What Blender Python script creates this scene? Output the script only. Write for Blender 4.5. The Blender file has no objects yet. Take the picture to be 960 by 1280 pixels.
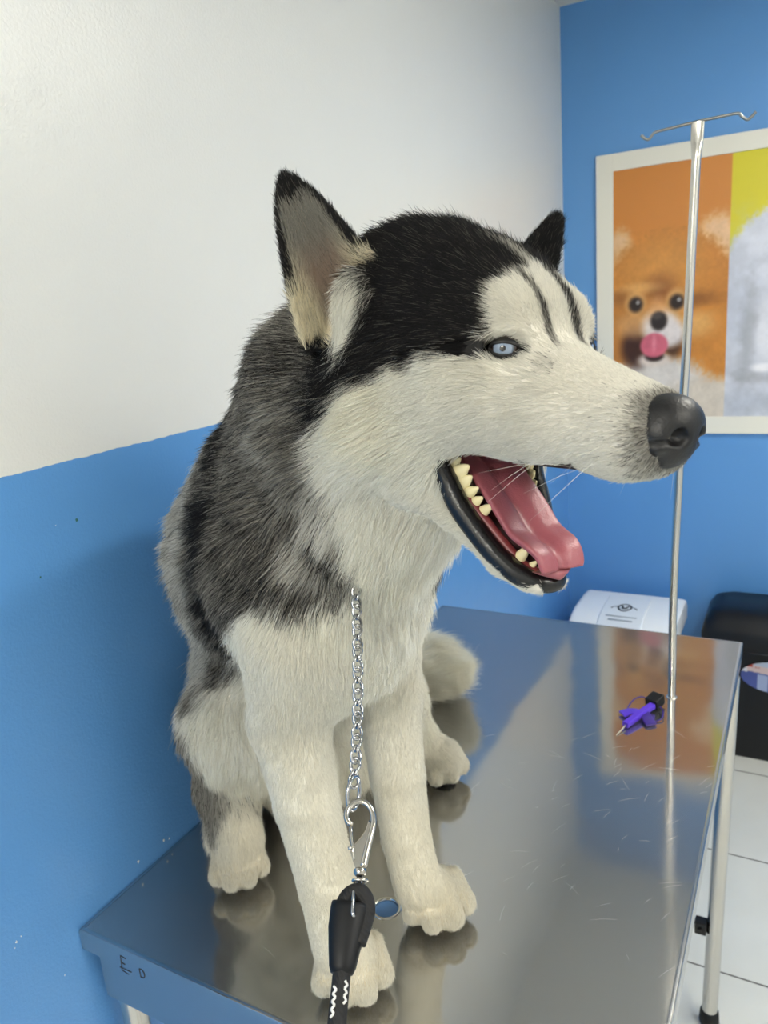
import bpy, bmesh, math, random
import numpy as np
from mathutils import Vector, Matrix

random.seed(7)
RNG = np.random.default_rng(7)
SC = bpy.context.scene
COL = SC.collection
TZ = 0.86            # table top height

# ------------------------------------------------------------------ helpers
def link(o, parent=None):
    COL.objects.link(o)
    if parent is not None:
        o.parent = parent
    return o

def tag(o, label=None, cat=None, group=None, kind=None):
    if label: o['label'] = label
    if cat: o['category'] = cat
    if group: o['group'] = group
    if kind: o['kind'] = kind
    return o

def empty(name, loc=(0, 0, 0), rz=0.0):
    o = bpy.data.objects.new(name, None)
    o.empty_display_size = 0.05
    COL.objects.link(o)
    o.location = loc
    o.rotation_euler = (0, 0, rz)
    return o

def obj(name, bm, mat, parent=None, smooth=True, world=True):
    """bmesh (in world coordinates) -> ONE mesh object"""
    me = bpy.data.meshes.new(name)
    bm.normal_update()
    bm.to_mesh(me); bm.free()
    for p in me.polygons: p.use_smooth = smooth
    o = bpy.data.objects.new(name, me)
    if mat is not None:
        for m in (mat if isinstance(mat, (list, tuple)) else [mat]): me.materials.append(m)
    link(o)
    if parent is not None:
        o.parent = parent
        if world:
            o.matrix_parent_inverse = Matrix.LocRotScale(parent.location, parent.rotation_euler, parent.scale).inverted()
    return o

def sharp(o, ang=40):
    me = o.data
    bm = bmesh.new(); bm.from_mesh(me)
    for e in bm.edges:
        if len(e.link_faces) == 2 and e.calc_face_angle(0) > math.radians(ang): e.smooth = False
    bm.to_mesh(me); bm.free()
    return o

def add_box(bm, lo, hi, M=None, bevel=0.0, seg=2):
    r = bmesh.ops.create_cube(bm, size=1.0)
    vs = r['verts']
    for v in vs:
        v.co = Vector([lo[i] + (v.co[i] + .5) * (hi[i] - lo[i]) for i in range(3)])
    if bevel > 0:
        es = list({e for v in vs for e in v.link_edges})
        rr = bmesh.ops.bevel(bm, geom=es, offset=bevel, segments=seg, profile=.5, affect='EDGES')
        vs = list({v for f in rr['faces'] for v in f.verts} | {v for v in vs if v.is_valid})
    if M is not None:
        for v in vs: v.co = M @ v.co
    return vs

def frames(pts):
    pts = [Vector(p) for p in pts]
    n = len(pts); T = []
    for i in range(n):
        a = pts[max(i - 1, 0)]; b = pts[min(i + 1, n - 1)]
        T.append((b - a).normalized())
    up = Vector((0, 0, 1)) if abs(T[0].z) < .9 else Vector((1, 0, 0))
    u = T[0].cross(up).normalized(); F = []
    for i in range(n):
        u = (u - T[i] * u.dot(T[i])).normalized()
        F.append((pts[i], u, T[i].cross(u).normalized(), T[i]))
    return F

def add_tube(bm, pts, rad, n=12, caps=True, closed=False, sx=1.0):
    """swept tube; rad a number or one per point"""
    F = frames(pts); rings = []
    for i, (p, u, v, t) in enumerate(F):
        r = rad[i] if hasattr(rad, '__len__') else rad
        rings.append([bm.verts.new(p + (u * math.cos(2 * math.pi * k / n) * sx + v * math.sin(2 * math.pi * k / n)) * r) for k in range(n)])
    m = len(rings)
    for i in range(m if closed else m - 1):
        a, b = rings[i], rings[(i + 1) % m]
        for k in range(n):
            bm.faces.new((a[k], a[(k + 1) % n], b[(k + 1) % n], b[k]))
    if caps and not closed:
        bm.faces.new(rings[0][::-1]); bm.faces.new(rings[-1])
    return rings

def spline(pts, n):
    """Catmull-Rom through pts -> n points"""
    P = np.array(pts, float); m = len(P); out = []
    for s in np.linspace(0, m - 1, n):
        i = min(int(s), m - 2); t = s - i
        p0 = P[max(i - 1, 0)]; p1 = P[i]; p2 = P[i + 1]; p3 = P[min(i + 2, m - 1)]
        out.append(.5 * ((2 * p1) + (-p0 + p2) * t + (2 * p0 - 5 * p1 + 4 * p2 - p3) * t ** 2 + (-p0 + 3 * p1 - 3 * p2 + p3) * t ** 3))
    return [tuple(o) for o in out]

def s2l(c):
    return tuple((x / 12.92 if x <= .04045 else ((x + .055) / 1.055) ** 2.4) for x in c)

def rgb(r, g, b):
    return s2l((r / 255, g / 255, b / 255)) + (1.0,)

def mat(name, col=(.8, .8, .8, 1), rough=.5, metal=0.0, spec=.5, coat=0.0, sss=0.0):
    m = bpy.data.materials.new(name); m.use_nodes = True
    b = m.node_tree.nodes['Principled BSDF']
    b.inputs['Base Color'].default_value = col
    b.inputs['Roughness'].default_value = rough
    b.inputs['Metallic'].default_value = metal
    b.inputs['Specular IOR Level'].default_value = spec
    b.inputs['Coat Weight'].default_value = coat
    b.inputs['Coat Roughness'].default_value = .1
    if sss:
        b.inputs['Subsurface Weight'].default_value = sss
        b.inputs['Subsurface Radius'].default_value = (1.0, .35, .2)
        b.inputs['Subsurface Scale'].default_value = .01
    return m

def nodes(m):
    return m.node_tree.nodes, m.node_tree.links, m.node_tree.nodes['Principled BSDF']

# ------------------------------------------------------------------ camera
CAM_POS = np.array([0.685, 0.0, 1.505])
CAM_R = np.array([[0.87732938, 0.4734853, -0.07813344],
                  [0.05520589, -0.26131514, -0.96367355],
                  [-0.47670271, 0.84114569, -0.25539863]])   # rows: right, down, forward
FPX = 948.55
cam_d = bpy.data.cameras.new('camera'); cam = bpy.data.objects.new('camera', cam_d); COL.objects.link(cam)
cam_d.sensor_fit = 'VERTICAL'; cam_d.sensor_height = 24.0; cam_d.sensor_width = 18.0
cam_d.lens = 24.0 * FPX / 1280
cam_d.clip_start = .02
Mc = Matrix.Identity(4)
for i in range(3):
    Mc[i][0] = CAM_R[0][i]; Mc[i][1] = -CAM_R[1][i]; Mc[i][2] = -CAM_R[2][i]; Mc[i][3] = CAM_POS[i]
cam.matrix_world = Mc
cam_d.dof.use_dof = True
cam_d.dof.focus_distance = .56
cam_d.dof.aperture_fstop = 9.0
SC.camera = cam
# ================================================================== THE ROOM
FZ, CZ, YB = .08, 2.317, 2.483      # floor, ceiling, back wall
XR, YF = 2.5, -1.8
BLUE = rgb(92, 150, 212)
def wall_paint(name, two_tone, axis='X'):
    m = mat(name, rough=.32, spec=.5); n, l, b = nodes(m)
    geo = n.new('ShaderNodeNewGeometry'); sep = n.new('ShaderNodeSeparateXYZ'); l.new(geo.outputs['Position'], sep.inputs[0])
    nz = n.new('ShaderNodeTexNoise'); nz.inputs['Scale'].default_value = 2.2; nz.inputs['Detail'].default_value = 3
    l.new(geo.outputs['Position'], nz.inputs['Vector'])
    def tone(c, k):
        mx = n.new('ShaderNodeMix'); mx.data_type = 'RGBA'
        mx.inputs['A'].default_value = tuple(x * (1 - k) for x in c[:3]) + (1,); mx.inputs['B'].default_value = tuple(min(1, x * (1 + k)) for x in c[:3]) + (1,)
        l.new(nz.outputs['Fac'], mx.inputs['Factor']); return mx
    blue = tone(BLUE, .05)
    if two_tone == 'white':
        l.new(tone(rgb(222, 222, 219), .02).outputs['Result'], b.inputs['Base Color'])
    elif two_tone:
        white = tone(rgb(222, 222, 219), .02)
        nb = n.new('ShaderNodeTexNoise'); nb.inputs['Scale'].default_value = 60; l.new(geo.outputs['Position'], nb.inputs['Vector'])
        ma = n.new('ShaderNodeMath'); ma.operation = 'MULTIPLY_ADD'; ma.inputs[1].default_value = .004; l.new(nb.outputs['Fac'], ma.inputs[0]); l.new(sep.outputs['Z'], ma.inputs[2])
        gt = n.new('ShaderNodeMath'); gt.operation = 'GREATER_THAN'; gt.inputs[1].default_value = 1.379; l.new(ma.outputs[0], gt.inputs[0])
        mx = n.new('ShaderNodeMix'); mx.data_type = 'RGBA'; l.new(gt.outputs[0], mx.inputs['Factor'])
        l.new(blue.outputs['Result'], mx.inputs['A']); l.new(white.outputs['Result'], mx.inputs['B'])
        l.new(mx.outputs['Result'], b.inputs['Base Color'])
    else:
        l.new(blue.outputs['Result'], b.inputs['Base Color'])
    # roller-paint orange peel
    n1 = n.new('ShaderNodeTexNoise'); n1.inputs['Scale'].default_value = 260; n1.inputs['Detail'].default_value = 2; l.new(geo.outputs['Position'], n1.inputs['Vector'])
    n2 = n.new('ShaderNodeTexNoise'); n2.inputs['Scale'].default_value = 9; l.new(geo.outputs['Position'], n2.inputs['Vector'])
    ad = n.new('ShaderNodeMath'); ad.operation = 'MULTIPLY_ADD'; ad.inputs[1].default_value = 5.0; l.new(n2.outputs['Fac'], ad.inputs[0]); l.new(n1.outputs['Fac'], ad.inputs[2])
    bp = n.new('ShaderNodeBump'); bp.inputs['Strength'].default_value = .35; bp.inputs['Distance'].default_value = .0012
    l.new(ad.outputs[0], bp.inputs['Height']); l.new(bp.outputs['Normal'], b.inputs['Normal'])
    return m
M_WALL2 = wall_paint('wall_paint_two_tone', True); M_WALLB = wall_paint('wall_paint_blue', False)
M_WALLW = wall_paint('wall_paint_white', 'white')
M_CEIL = mat('ceiling_paint', rgb(214, 213, 208), .7)
def wall(name, lo, hi, m):
    bm = bmesh.new(); add_box(bm, lo, hi); return tag(obj(name, bm, m, smooth=False), kind='structure')
wall('wall_left', (-.12, YF - .12, FZ - .1), (0, YB, CZ), M_WALL2)
wall('wall_back', (-.12, YB, FZ - .1), (XR + .12, YB + .12, CZ), M_WALLB)
wall('wall_right', (XR, YF - .12, FZ - .1), (XR + .12, YB, CZ), M_WALLW)
wall('wall_front', (0, YF - .12, FZ - .1), (XR, YF, CZ), M_WALLW)
wall('ceiling', (-.12, YF - .12, CZ), (XR + .12, YB + .12, CZ + .1), M_CEIL)
# floor: white ceramic tiles, grey grout
m = mat('floor_tiles', rough=.22); n, l, b = nodes(m)
geo = n.new('ShaderNodeNewGeometry'); sep = n.new('ShaderNodeSeparateXYZ'); l.new(geo.outputs['Position'], sep.inputs[0])
def grout(out, off):
    a = n.new('ShaderNodeMath'); a.operation = 'SUBTRACT'; a.inputs[1].default_value = off; l.new(out, a.inputs[0])
    d = n.new('ShaderNodeMath'); d.operation = 'PINGPONG'; d.inputs[1].default_value = .195; l.new(a.outputs[0], d.inputs[0])
    g = n.new('ShaderNodeMath'); g.operation = 'LESS_THAN'; g.inputs[1].default_value = .0022; l.new(d.outputs[0], g.inputs[0]); return g
gx, gy = grout(sep.outputs['X'], .51), grout(sep.outputs['Y'], 1.845 - .39 * 8)
mxm = n.new('ShaderNodeMath'); mxm.operation = 'MAXIMUM'; l.new(gx.outputs[0], mxm.inputs[0]); l.new(gy.outputs[0], mxm.inputs[1])
mx = n.new('ShaderNodeMix'); mx.data_type = 'RGBA'; l.new(mxm.outputs[0], mx.inputs['Factor'])
nz = n.new('ShaderNodeTexNoise'); nz.inputs['Scale'].default_value = 6; l.new(geo.outputs['Position'], nz.inputs['Vector'])
t2 = n.new('ShaderNodeMix'); t2.data_type = 'RGBA'; t2.inputs['A'].default_value = rgb(206, 207, 202); t2.inputs['B'].default_value = rgb(222, 223, 219); l.new(nz.outputs['Fac'], t2.inputs['Factor'])
l.new(t2.outputs['Result'], mx.inputs['A']); mx.inputs['B'].default_value = rgb(92, 90, 86)
l.new(mx.outputs['Result'], b.inputs['Base Color'])
wall('floor', (0, YF, FZ - .1), (XR, YB, FZ), m)

# chipped paint on the left wall: small bare specks
M_CHIP = mat('bare_plaster', rgb(222, 226, 228), .8); M_SPOT = mat('green_fleck', rgb(40, 96, 90), .7)
for i, (y, z, r, mm) in enumerate([(.365, .904, .0022, 0), (.371, .906, .0012, 0), (.362, .899, .0010, 0), (.407, .821, .0011, 0), (.572, .876, .0024, 0), (.581, .872, .0016, 0), (.529, .877, .0026, 0), (.533, 1.312, .0024, 1), (.476, 1.266, .0016, 1), (.506, 1.314, .0008, 0)]):
    bm = bmesh.new(); r *= .62
    k = 9; ring = [(r * (1 + .45 * random.uniform(-1, 1)), 2 * math.pi * j / k) for j in range(k)]
    lo_v = [bm.verts.new((.0000, y + q * math.cos(a), z + 1.3 * q * math.sin(a))) for q, a in ring]
    hi_v = [bm.verts.new((.0004, y + .8 * q * math.cos(a), z + 1.04 * q * math.sin(a))) for q, a in ring]
    bm.faces.new(hi_v)
    for j in range(k): bm.faces.new((lo_v[j], lo_v[(j + 1) % k], hi_v[(j + 1) % k], hi_v[j]))
    tag(obj('trim_%d' % (i + 1), bm, M_SPOT if mm else M_CHIP), kind='structure')

# ------------------------------------------------------------------ ceiling lamps (the room's light and one added fill panel)
M_LED = bpy.data.materials.new('led_diffuser'); M_LED.use_nodes = True
nt = M_LED.node_tree; nt.nodes.clear(); em = nt.nodes.new('ShaderNodeEmission'); ou = nt.nodes.new('ShaderNodeOutputMaterial')
em.inputs['Color'].default_value = (1.0, .968, .865, 1); em.inputs['Strength'].default_value = 1.0; nt.links.new(em.outputs[0], ou.inputs[0])
M_WPLAST = mat('white_lamp_frame', rgb(235, 235, 232), .4)
def lamp(x, y, sx, sy, power, label):
    t = empty('ceiling_lamp', (x, y, CZ)); tag(t, label, 'lamp', 'ceiling lamps')
    bm = bmesh.new()
    for a, c in (((-sx / 2 - .03, -sy / 2 - .03), (sx / 2 + .03, -sy / 2)), ((-sx / 2 - .03, sy / 2), (sx / 2 + .03, sy / 2 + .03)), ((-sx / 2 - .03, -sy / 2), (-sx / 2, sy / 2)), ((sx / 2, -sy / 2), (sx / 2 + .03, sy / 2))):
        add_box(bm, (x + a[0], y + a[1], CZ - .03), (x + c[0], y + c[1], CZ))
    obj('frame', bm, M_WPLAST, t, smooth=False)
    bm = bmesh.new(); add_box(bm, (x - sx / 2, y - sy / 2, CZ - .024), (x + sx / 2, y + sy / 2, CZ - .018))
    mm = M_LED.copy(); mm.node_tree.nodes['Emission'].inputs['Strength'].default_value = power
    obj('diffuser', bm, mm, t, smooth=False)
lamp(1.22, 1.45, .30, .60, 36, 'ceiling lamp panel nearest the blue back wall')
lamp(.55, -1.20, .60, .60, 32, 'ceiling lamp panel nearest the white front wall')
lamp(1.95, .25, .60, .60, 20, 'added fill panel on the ceiling nearest the white right wall')  # unseen panel, added as fill from the right for tail and left leg

# ------------------------------------------------------------------ steel exam table
def steel(name, col, rough, scratch=False):
    m = mat(name, col, rough, 1.0); n, l, b = nodes(m)
    geo = n.new('ShaderNodeNewGeometry')
    mp = n.new('ShaderNodeMapping'); mp.inputs['Scale'].default_value = (90, 2.2, 40); l.new(geo.outputs['Position'], mp.inputs[0])
    nb = n.new('ShaderNodeTexNoise'); nb.inputs['Scale'].default_value = 8; nb.inputs['Detail'].default_value = 3; l.new(mp.outputs[0], nb.inputs['Vector'])
    rr = n.new('ShaderNodeMapRange'); rr.inputs['To Min'].default_value = rough * .85; rr.inputs['To Max'].default_value = rough * 1.2; l.new(nb.outputs['Fac'], rr.inputs['Value'])
    # sheet waviness
    nw = n.new('ShaderNodeTexNoise'); nw.inputs['Scale'].default_value = 7.5; nw.inputs['Detail'].default_value = 1; l.new(geo.outputs['Position'], nw.inputs['Vector'])
    bp = n.new('ShaderNodeBump'); bp.inputs['Strength'].default_value = .25; bp.inputs['Distance'].default_value = .004; l.new(nw.outputs['Fac'], bp.inputs['Height'])
    nrm_ = bp
    if scratch:
        sm = n.new('ShaderNodeTexNoise'); sm.inputs['Scale'].default_value = 3.0; sm.inputs['Detail'].default_value = 4; l.new(geo.outputs['Position'], sm.inputs['Vector'])
        r2 = n.new('ShaderNodeMapRange'); r2.inputs['From Min'].default_value = .35; r2.inputs['From Max'].default_value = .7; r2.inputs['To Min'].default_value = 0; r2.inputs['To Max'].default_value = .05
        l.new(sm.outputs['Fac'], r2.inputs['Value'])
        ad = n.new('ShaderNodeMath'); ad.operation = 'ADD'; l.new(rr.outputs[0], ad.inputs[0]); l.new(r2.outputs[0], ad.inputs[1]); l.new(ad.outputs[0], b.inputs['Roughness'])
        # smears
        mx = n.new('ShaderNodeMix'); mx.data_type = 'RGBA'; mx.inputs['A'].default_value = tuple(x * .93 for x in col[:3]) + (1,); mx.inputs['B'].default_value = col
        l.new(sm.outputs['Fac'], mx.inputs['Factor']); l.new(mx.outputs['Result'], b.inputs['Base Color'])
    else:
        l.new(rr.outputs[0], b.inputs['Roughness'])
    l.new(bp.outputs['Normal'], b.inputs['Normal'])
    return m
M_TOP = steel('tabletop_steel', (.52, .515, .505, 1), .075, True)
def second_lobe(m, col, rough, fac):
    n, l, b = nodes(m); b2 = n.new('ShaderNodeBsdfPrincipled'); b2.inputs['Base Color'].default_value = col; b2.inputs['Metallic'].default_value = .85; b2.inputs['Roughness'].default_value = rough
    for k in b.inputs['Normal'].links: l.new(k.from_socket, b2.inputs['Normal'])
    mx = n.new('ShaderNodeMixShader'); mx.inputs[0].default_value = fac; out = [x for x in n if x.type == 'OUTPUT_MATERIAL'][0]
    l.new(b.outputs[0], mx.inputs[1]); l.new(b2.outputs[0], mx.inputs[2]); l.new(mx.outputs[0], out.inputs[0])
second_lobe(M_TOP, (.48, .47, .45, 1), .45, .22)
M_RIM = steel('rim_steel', (.52, .52, .52, 1), .22)
M_TUBE = mat('tube_steel', (.62, .60, .56, 1), .22, 1.0)
M_BLACKP = mat('black_plastic', rgb(14, 14, 16), .45, spec=.35)
M_MARK = mat('black_marker', rgb(28, 30, 36), .6)
X0, X1, Y0, Y1 = .002, .611, .434, 1.436
table = tag(empty('exam_table', (.30, .93, FZ)), 'stainless steel exam table the dog sits on, pushed against the left wall', 'table')
bm = bmesh.new()
# top sheet with a drain hole at (.3065,.6005)
hc_, hr = (.3065, .6005), .0138
K = 40
hole_t = [bm.verts.new((hc_[0] + hr * math.cos(2 * math.pi * k / K), hc_[1] + hr * math.sin(2 * math.pi * k / K), TZ)) for k in range(K)]
hole_b = [bm.verts.new((v.co.x, v.co.y, TZ - .004)) for v in hole_t]
def edge_pt(k):
    a = 2 * math.pi * k / K; c, s = math.cos(a), math.sin(a)
    tx = ((X1 - hc_[0]) if c > 0 else (X0 - hc_[0])) / c if abs(c) > 1e-6 else 1e9
    ty = ((Y1 - hc_[1]) if s > 0 else (Y0 - hc_[1])) / s if abs(s) > 1e-6 else 1e9
    t = min(tx, ty); return hc_[0] + t * c, hc_[1] + t * s
pts = sorted([(math.atan2(y - hc_[1], x - hc_[0]) % (2 * math.pi), x, y) for x, y in [edge_pt(k) for k in range(K)] + [(X0, Y0), (X1, Y0), (X1, Y1), (X0, Y1)]])
# outer ring with corners; fan to hole vertices
outer = [bm.verts.new((x, y, TZ)) for a, x, y in pts]; oang = [p[0] for p in pts]
hang = [2 * math.pi * k / K for k in range(K)]
i = j = 0
while i < len(outer) or j < K:
    na = oang[i + 1] if i + 1 < len(outer) else oang[0] + 2 * math.pi
    nh = hang[j + 1] if j + 1 < K else 2 * math.pi
    O, H_ = outer[i % len(outer)], hole_t[j % K]
    if i < len(outer) and (j >= K or na <= nh + 1e-9):
        bm.faces.new((H_, O, outer[(i + 1) % len(outer)])); i += 1
    else:
        bm.faces.new((H_, O if i < len(outer) else outer[0], hole_t[(j + 1) % K])); j += 1
for k in range(K): bm.faces.new((hole_t[k], hole_t[(k + 1) % K], hole_b[(k + 1) % K], hole_b[k]))
bmesh.ops.recalc_face_normals(bm, faces=bm.faces)
if sum(f.normal.z for f in bm.faces) < 0: bmesh.ops.reverse_faces(bm, faces=bm.faces)
obj('tabletop', bm, M_TOP, table, smooth=False)
# rim: folded edge, small radius, 25 mm down
bm = bmesh.new()
prof = [(-.0045, .0002), (-.002, .0003), (-.0006, -.0002), (.0004, -.0014), (.0008, -.004), (.0008, -.026), (-.0006, -.0275), (-.012, -.0275)]
cs = [(X0, Y0, -1, -1), (X1, Y0, 1, -1), (X1, Y1, 1, 1), (X0, Y1, -1, 1)]
rings = [[bm.verts.new((x + sx * o, y + sy * o, TZ + z)) for o, z in prof] for x, y, sx, sy in cs]
for a in range(4):
    A_, B_ = rings[a], rings[(a + 1) % 4]
    for k in range(len(prof) - 1): bm.faces.new((A_[k], B_[k], B_[k + 1], A_[k + 1]))
bmesh.ops.recalc_face_normals(bm, faces=bm.faces)
sharp(obj('rim', bm, M_RIM, table), 30)
bm = bmesh.new()
for lo_, hi_ in (((X0 + .010, Y0 + .010, TZ - .098), (X1 - .010, Y0 + .012, TZ - .026)), ((X0 + .010, Y1 - .012, TZ - .098), (X1 - .010, Y1 - .010, TZ - .026)),
                 ((X0 + .010, Y0 + .012, TZ - .098), (X0 + .012, Y1 - .012, TZ - .026)), ((X1 - .012, Y0 + .012, TZ - .05), (X1 - .010, Y1 - .012, TZ - .026))):
    add_box(bm, lo_, hi_, bevel=.0006, seg=1)
obj('apron', bm, M_RIM, table, smooth=False)
def tube_between(name, a, b, r, m, parent, n=20):
    bm = bmesh.new(); add_tube(bm, [a, b], r, n); return sharp(obj(name, bm, m, parent), 50)
for (xt, yt, xb, yb) in ((.600, 1.345, .588, 1.320), (.594, .475, .588, .478), (.030, .462, .026, .468), (.030, 1.345, .026, 1.325)):
    lg = tube_between('leg', (xt, yt, TZ - .027), (xb, yb, FZ + .03), .0145, M_TUBE, table)
    bm = bmesh.new(); add_tube(bm, [(xb, yb, FZ), (xb, yb, FZ + .006), (xb, yb, FZ + .03), (xb, yb, FZ + .034)], [.017, .019, .0175, .015], 20)
    f = obj('foot_cap', bm, M_BLACKP, lg); sharp(f, 40)
tube_between('crossbar', (.572, 1.326, .305), (.042, 1.33, .305), .010, M_TUBE, table)
bm = bmesh.new(); add_box(bm, (.556, 1.312, .292), (.577, 1.334, .318), bevel=.002); add_tube(bm, [(.566, 1.3115, .305), (.566, 1.308, .305)], .004, 8)
tag(obj('clamp', bm, M_BLACKP, table, smooth=False), 'black square clamp on the table leg')
# polished drain ring around a flat blue disc
bm = bmesh.new()
rp = [(hr - .0004, -.004), (hr - .0002, .0002), (hr + .0006, .0007), (hr + .0024, .0006), (hr + .0034, .0001), (hr + .0034, -.001)]
rings = [[bm.verts.new((hc_[0] + r_ * math.cos(2 * math.pi * k / K), hc_[1] + r_ * math.sin(2 * math.pi * k / K), TZ + z_)) for r_, z_ in rp] for k in range(K)]
for k in range(K):
    for q in range(len(rp) - 1): bm.faces.new((rings[k][q], rings[(k + 1) % K][q], rings[(k + 1) % K][q + 1], rings[k][q + 1]))
bmesh.ops.recalc_face_normals(bm, faces=bm.faces)
dr = obj('drain_ring', bm, mat('polished_steel', (.66, .65, .62, 1), .08, 1.0), table)
bm = bmesh.new(); add_tube(bm, [(hc_[0], hc_[1], TZ - .0038), (hc_[0], hc_[1], TZ - .0022), (hc_[0], hc_[1], TZ - .0018)], [hr - .0006, hr - .0006, hr - .002], 32)  # flat disc made up to give the drain hole its blue
tag(obj('blue_disc', bm, mat('drain_disc_blue', rgb(92, 138, 190), .3), dr), 'round blue centre of the drain ring')
# hand-written marks on the near rim: E and D
def strokes(name, lines, r, parent, m):
    bm = bmesh.new()
    for a, c in lines:
        add_tube(bm, [a, c], r, 6)
    return obj(name, bm, m, parent)
ym = Y0 - .0009
E_ = [((.0655, ym, .8505), (.0635, ym, .8305)), ((.0655, ym, .8505), (.0735, ym, .8495)), ((.0645, ym, .8415), (.0705, ym, .8405)), ((.0635, ym, .8305), (.0735, ym, .8285)), ((.0610, ym, .8335), (.0785, ym, .8335))]
strokes('marker_letter', E_, .0005, table, M_MARK)
dl = [(.0925, .8440), (.0965, .8445), (.0990, .8415), (.0990, .8365), (.0965, .8335), (.0925, .8335), (.0925, .8440)]
strokes('marker_letter', [((a[0], ym, a[1]), (c[0], ym, c[1])) for a, c in zip(dl[:-1], dl[1:])], .0006, table, M_MARK)

# fine scratches in the top (real shallow bright lines)
bm = bmesh.new(); rs = random.Random(11)
for k in range(80):
    if k < 55: x, y, a = rs.uniform(.40, .60), rs.uniform(.62, 1.02), rs.gauss(.9, .35)
    else: x, y, a = rs.uniform(.15, .58), rs.uniform(.47, 1.1), rs.gauss(.3, .8)
    L_ = rs.uniform(.006, .030); c, s = math.cos(a) * L_, math.sin(a) * L_
    pts_ = [(x, y, TZ + .00006), (x + c * .5 - s * .04, y + s * .5 + c * .04, TZ + .00006), (x + c, y + s, TZ + .00006)]
    add_tube(bm, pts_, [.00005, .00010, .00004], 4)
tag(obj('scratch', bm, mat('scratch_steel', (.78, .78, .76, 1), .45, .6), table), kind='stuff')

# ------------------------------------------------------------------ drip stand pole on the table
pole = tag(empty('drip_pole', (.5245, 1.187, TZ)), 'thin steel drip pole with two hooks standing on the far table end', 'pole')
bm = bmesh.new()
pp = [(.5230, 1.187, TZ + .0005), (.5222, 1.187, 1.00), (.5235, 1.187, 1.10), (.5280, 1.187, 1.27), (.5330, 1.187, 1.41), (.5366, 1.187, 1.545), (.5392, 1.187, 1.640), (.5400, 1.187, 1.668)]
F = frames(pp + [(.5404, 1.187, 1.684), (.5406, 1.187, 1.694), (.5408, 1.187, 1.716)])
dims = [(.0061, .0061)] * 8 + [(.0072, .0050), (.0082, .0024), (.0084, .0020)]
rings = []
for (p, u, v, t), (rx, ry) in zip(F, dims):
    rings.append([bm.verts.new((p.x + rx * math.cos(2 * math.pi * k / 20), p.y + ry * math.sin(2 * math.pi * k / 20), p.z)) for k in range(20)])
for a in range(len(rings) - 1):
    for k in range(20): bm.faces.new((rings[a][k], rings[a][(k + 1) % 20], rings[a + 1][(k + 1) % 20], rings[a + 1][k]))
bm.faces.new(rings[0][::-1]); bm.faces.new(rings[-1])
sharp(obj('post', bm, M_TUBE, pole), 50)
bm = bmesh.new()
hk = spline([(.4682, 1.187, 1.7113), (.4735, 1.187, 1.7058), (.4785, 1.187, 1.7045), (.4825, 1.187, 1.7085), (.4875, 1.187, 1.7120), (.51, 1.187, 1.7138), (.5406, 1.187, 1.7160), (.57, 1.187, 1.7170), (.5895, 1.187, 1.7172), (.5950, 1.187, 1.7120), (.6010, 1.187, 1.7078), (.6060, 1.187, 1.7105), (.6108, 1.187, 1.7155)], 61)
add_tube(bm, hk, .0019, 8)
obj('hook_bar', bm, mat('dull_steel', (.30, .31, .30, 1), .35, 1.0), pole)
bm = bmesh.new(); add_tube(bm, [(.5230, 1.187, TZ), (.5230, 1.187, TZ + .001), (.5230, 1.187, TZ + .0015)], [.0085, .0085, .0075], 20)
obj('base', bm, M_TUBE, pole)
# ------------------------------------------------------------------ pet poster on the back wall
def paint_grid(name, x0, x1, z0, z1, y, nx, nz, fn, m, parent, back=.0006, shape=None):
    """a printed sheet: one flat mesh with colours per vertex; fn(X, Z) -> srgb 0..255"""
    xs, zs = np.linspace(x0, x1, nx), np.linspace(z0, z1, nz)
    X, Z = np.meshgrid(xs, zs); V = np.stack([X.ravel(), np.full(X.size, y), Z.ravel()], 1)
    i = np.arange((nz - 1) * nx).reshape(nz - 1, nx)[:, :-1].ravel()
    Q = np.stack([i, i + 1, i + nx + 1, i + nx], 1)
    c = np.clip(fn(X, Z).reshape(-1, 3) / 255, 0, 1)
    if shape is not None:
        ok = shape(X, Z).ravel()[Q].all(1); Q = Q[ok]
    c = np.where(c <= .04045, c / 12.92, ((c + .055) / 1.055) ** 2.4)
    me_ = bpy.data.meshes.new(name); me_.from_pydata(V.tolist(), [], Q.tolist()); me_.update()
    a = me_.color_attributes.new('print', 'FLOAT_COLOR', 'POINT')
    a.data.foreach_set('color', np.concatenate([c, np.ones((len(c), 1))], 1).astype(np.float32).ravel())
    me_.materials.append(m); o = bpy.data.objects.new(name, me_); link(o, parent)
    o.matrix_parent_inverse = Matrix.Translation(parent.location).inverted(); return o
def print_mat(name, rough=.35):
    m = mat(name, rough=rough, spec=.4); n, l, b = nodes(m); a = n.new('ShaderNodeAttribute'); a.attribute_name = 'print'
    l.new(a.outputs['Color'], b.inputs['Base Color']); return m
def blob(U, V, u, v, ru, rv, soft=.5, wob=None):
    d = np.sqrt(((U - u) / ru) ** 2 + ((V - v) / rv) ** 2)
    if wob is not None: d = d + wob
    t = np.clip((d - (1 - soft)) / (2 * soft), 0, 1); return (1 - t * t * (3 - 2 * t))[..., None]
def fbm2(X, Z, s, k=0):
    P = np.stack([X, np.zeros_like(X) + k * .37, Z], -1)
    return _vn(P, s) + .5 * _vn(P, s * .5) + .25 * _vn(P, s * .25)
_pg = np.random.default_rng(21).uniform(-1, 1, 512); _pp = np.random.default_rng(22).permutation(512)
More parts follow.
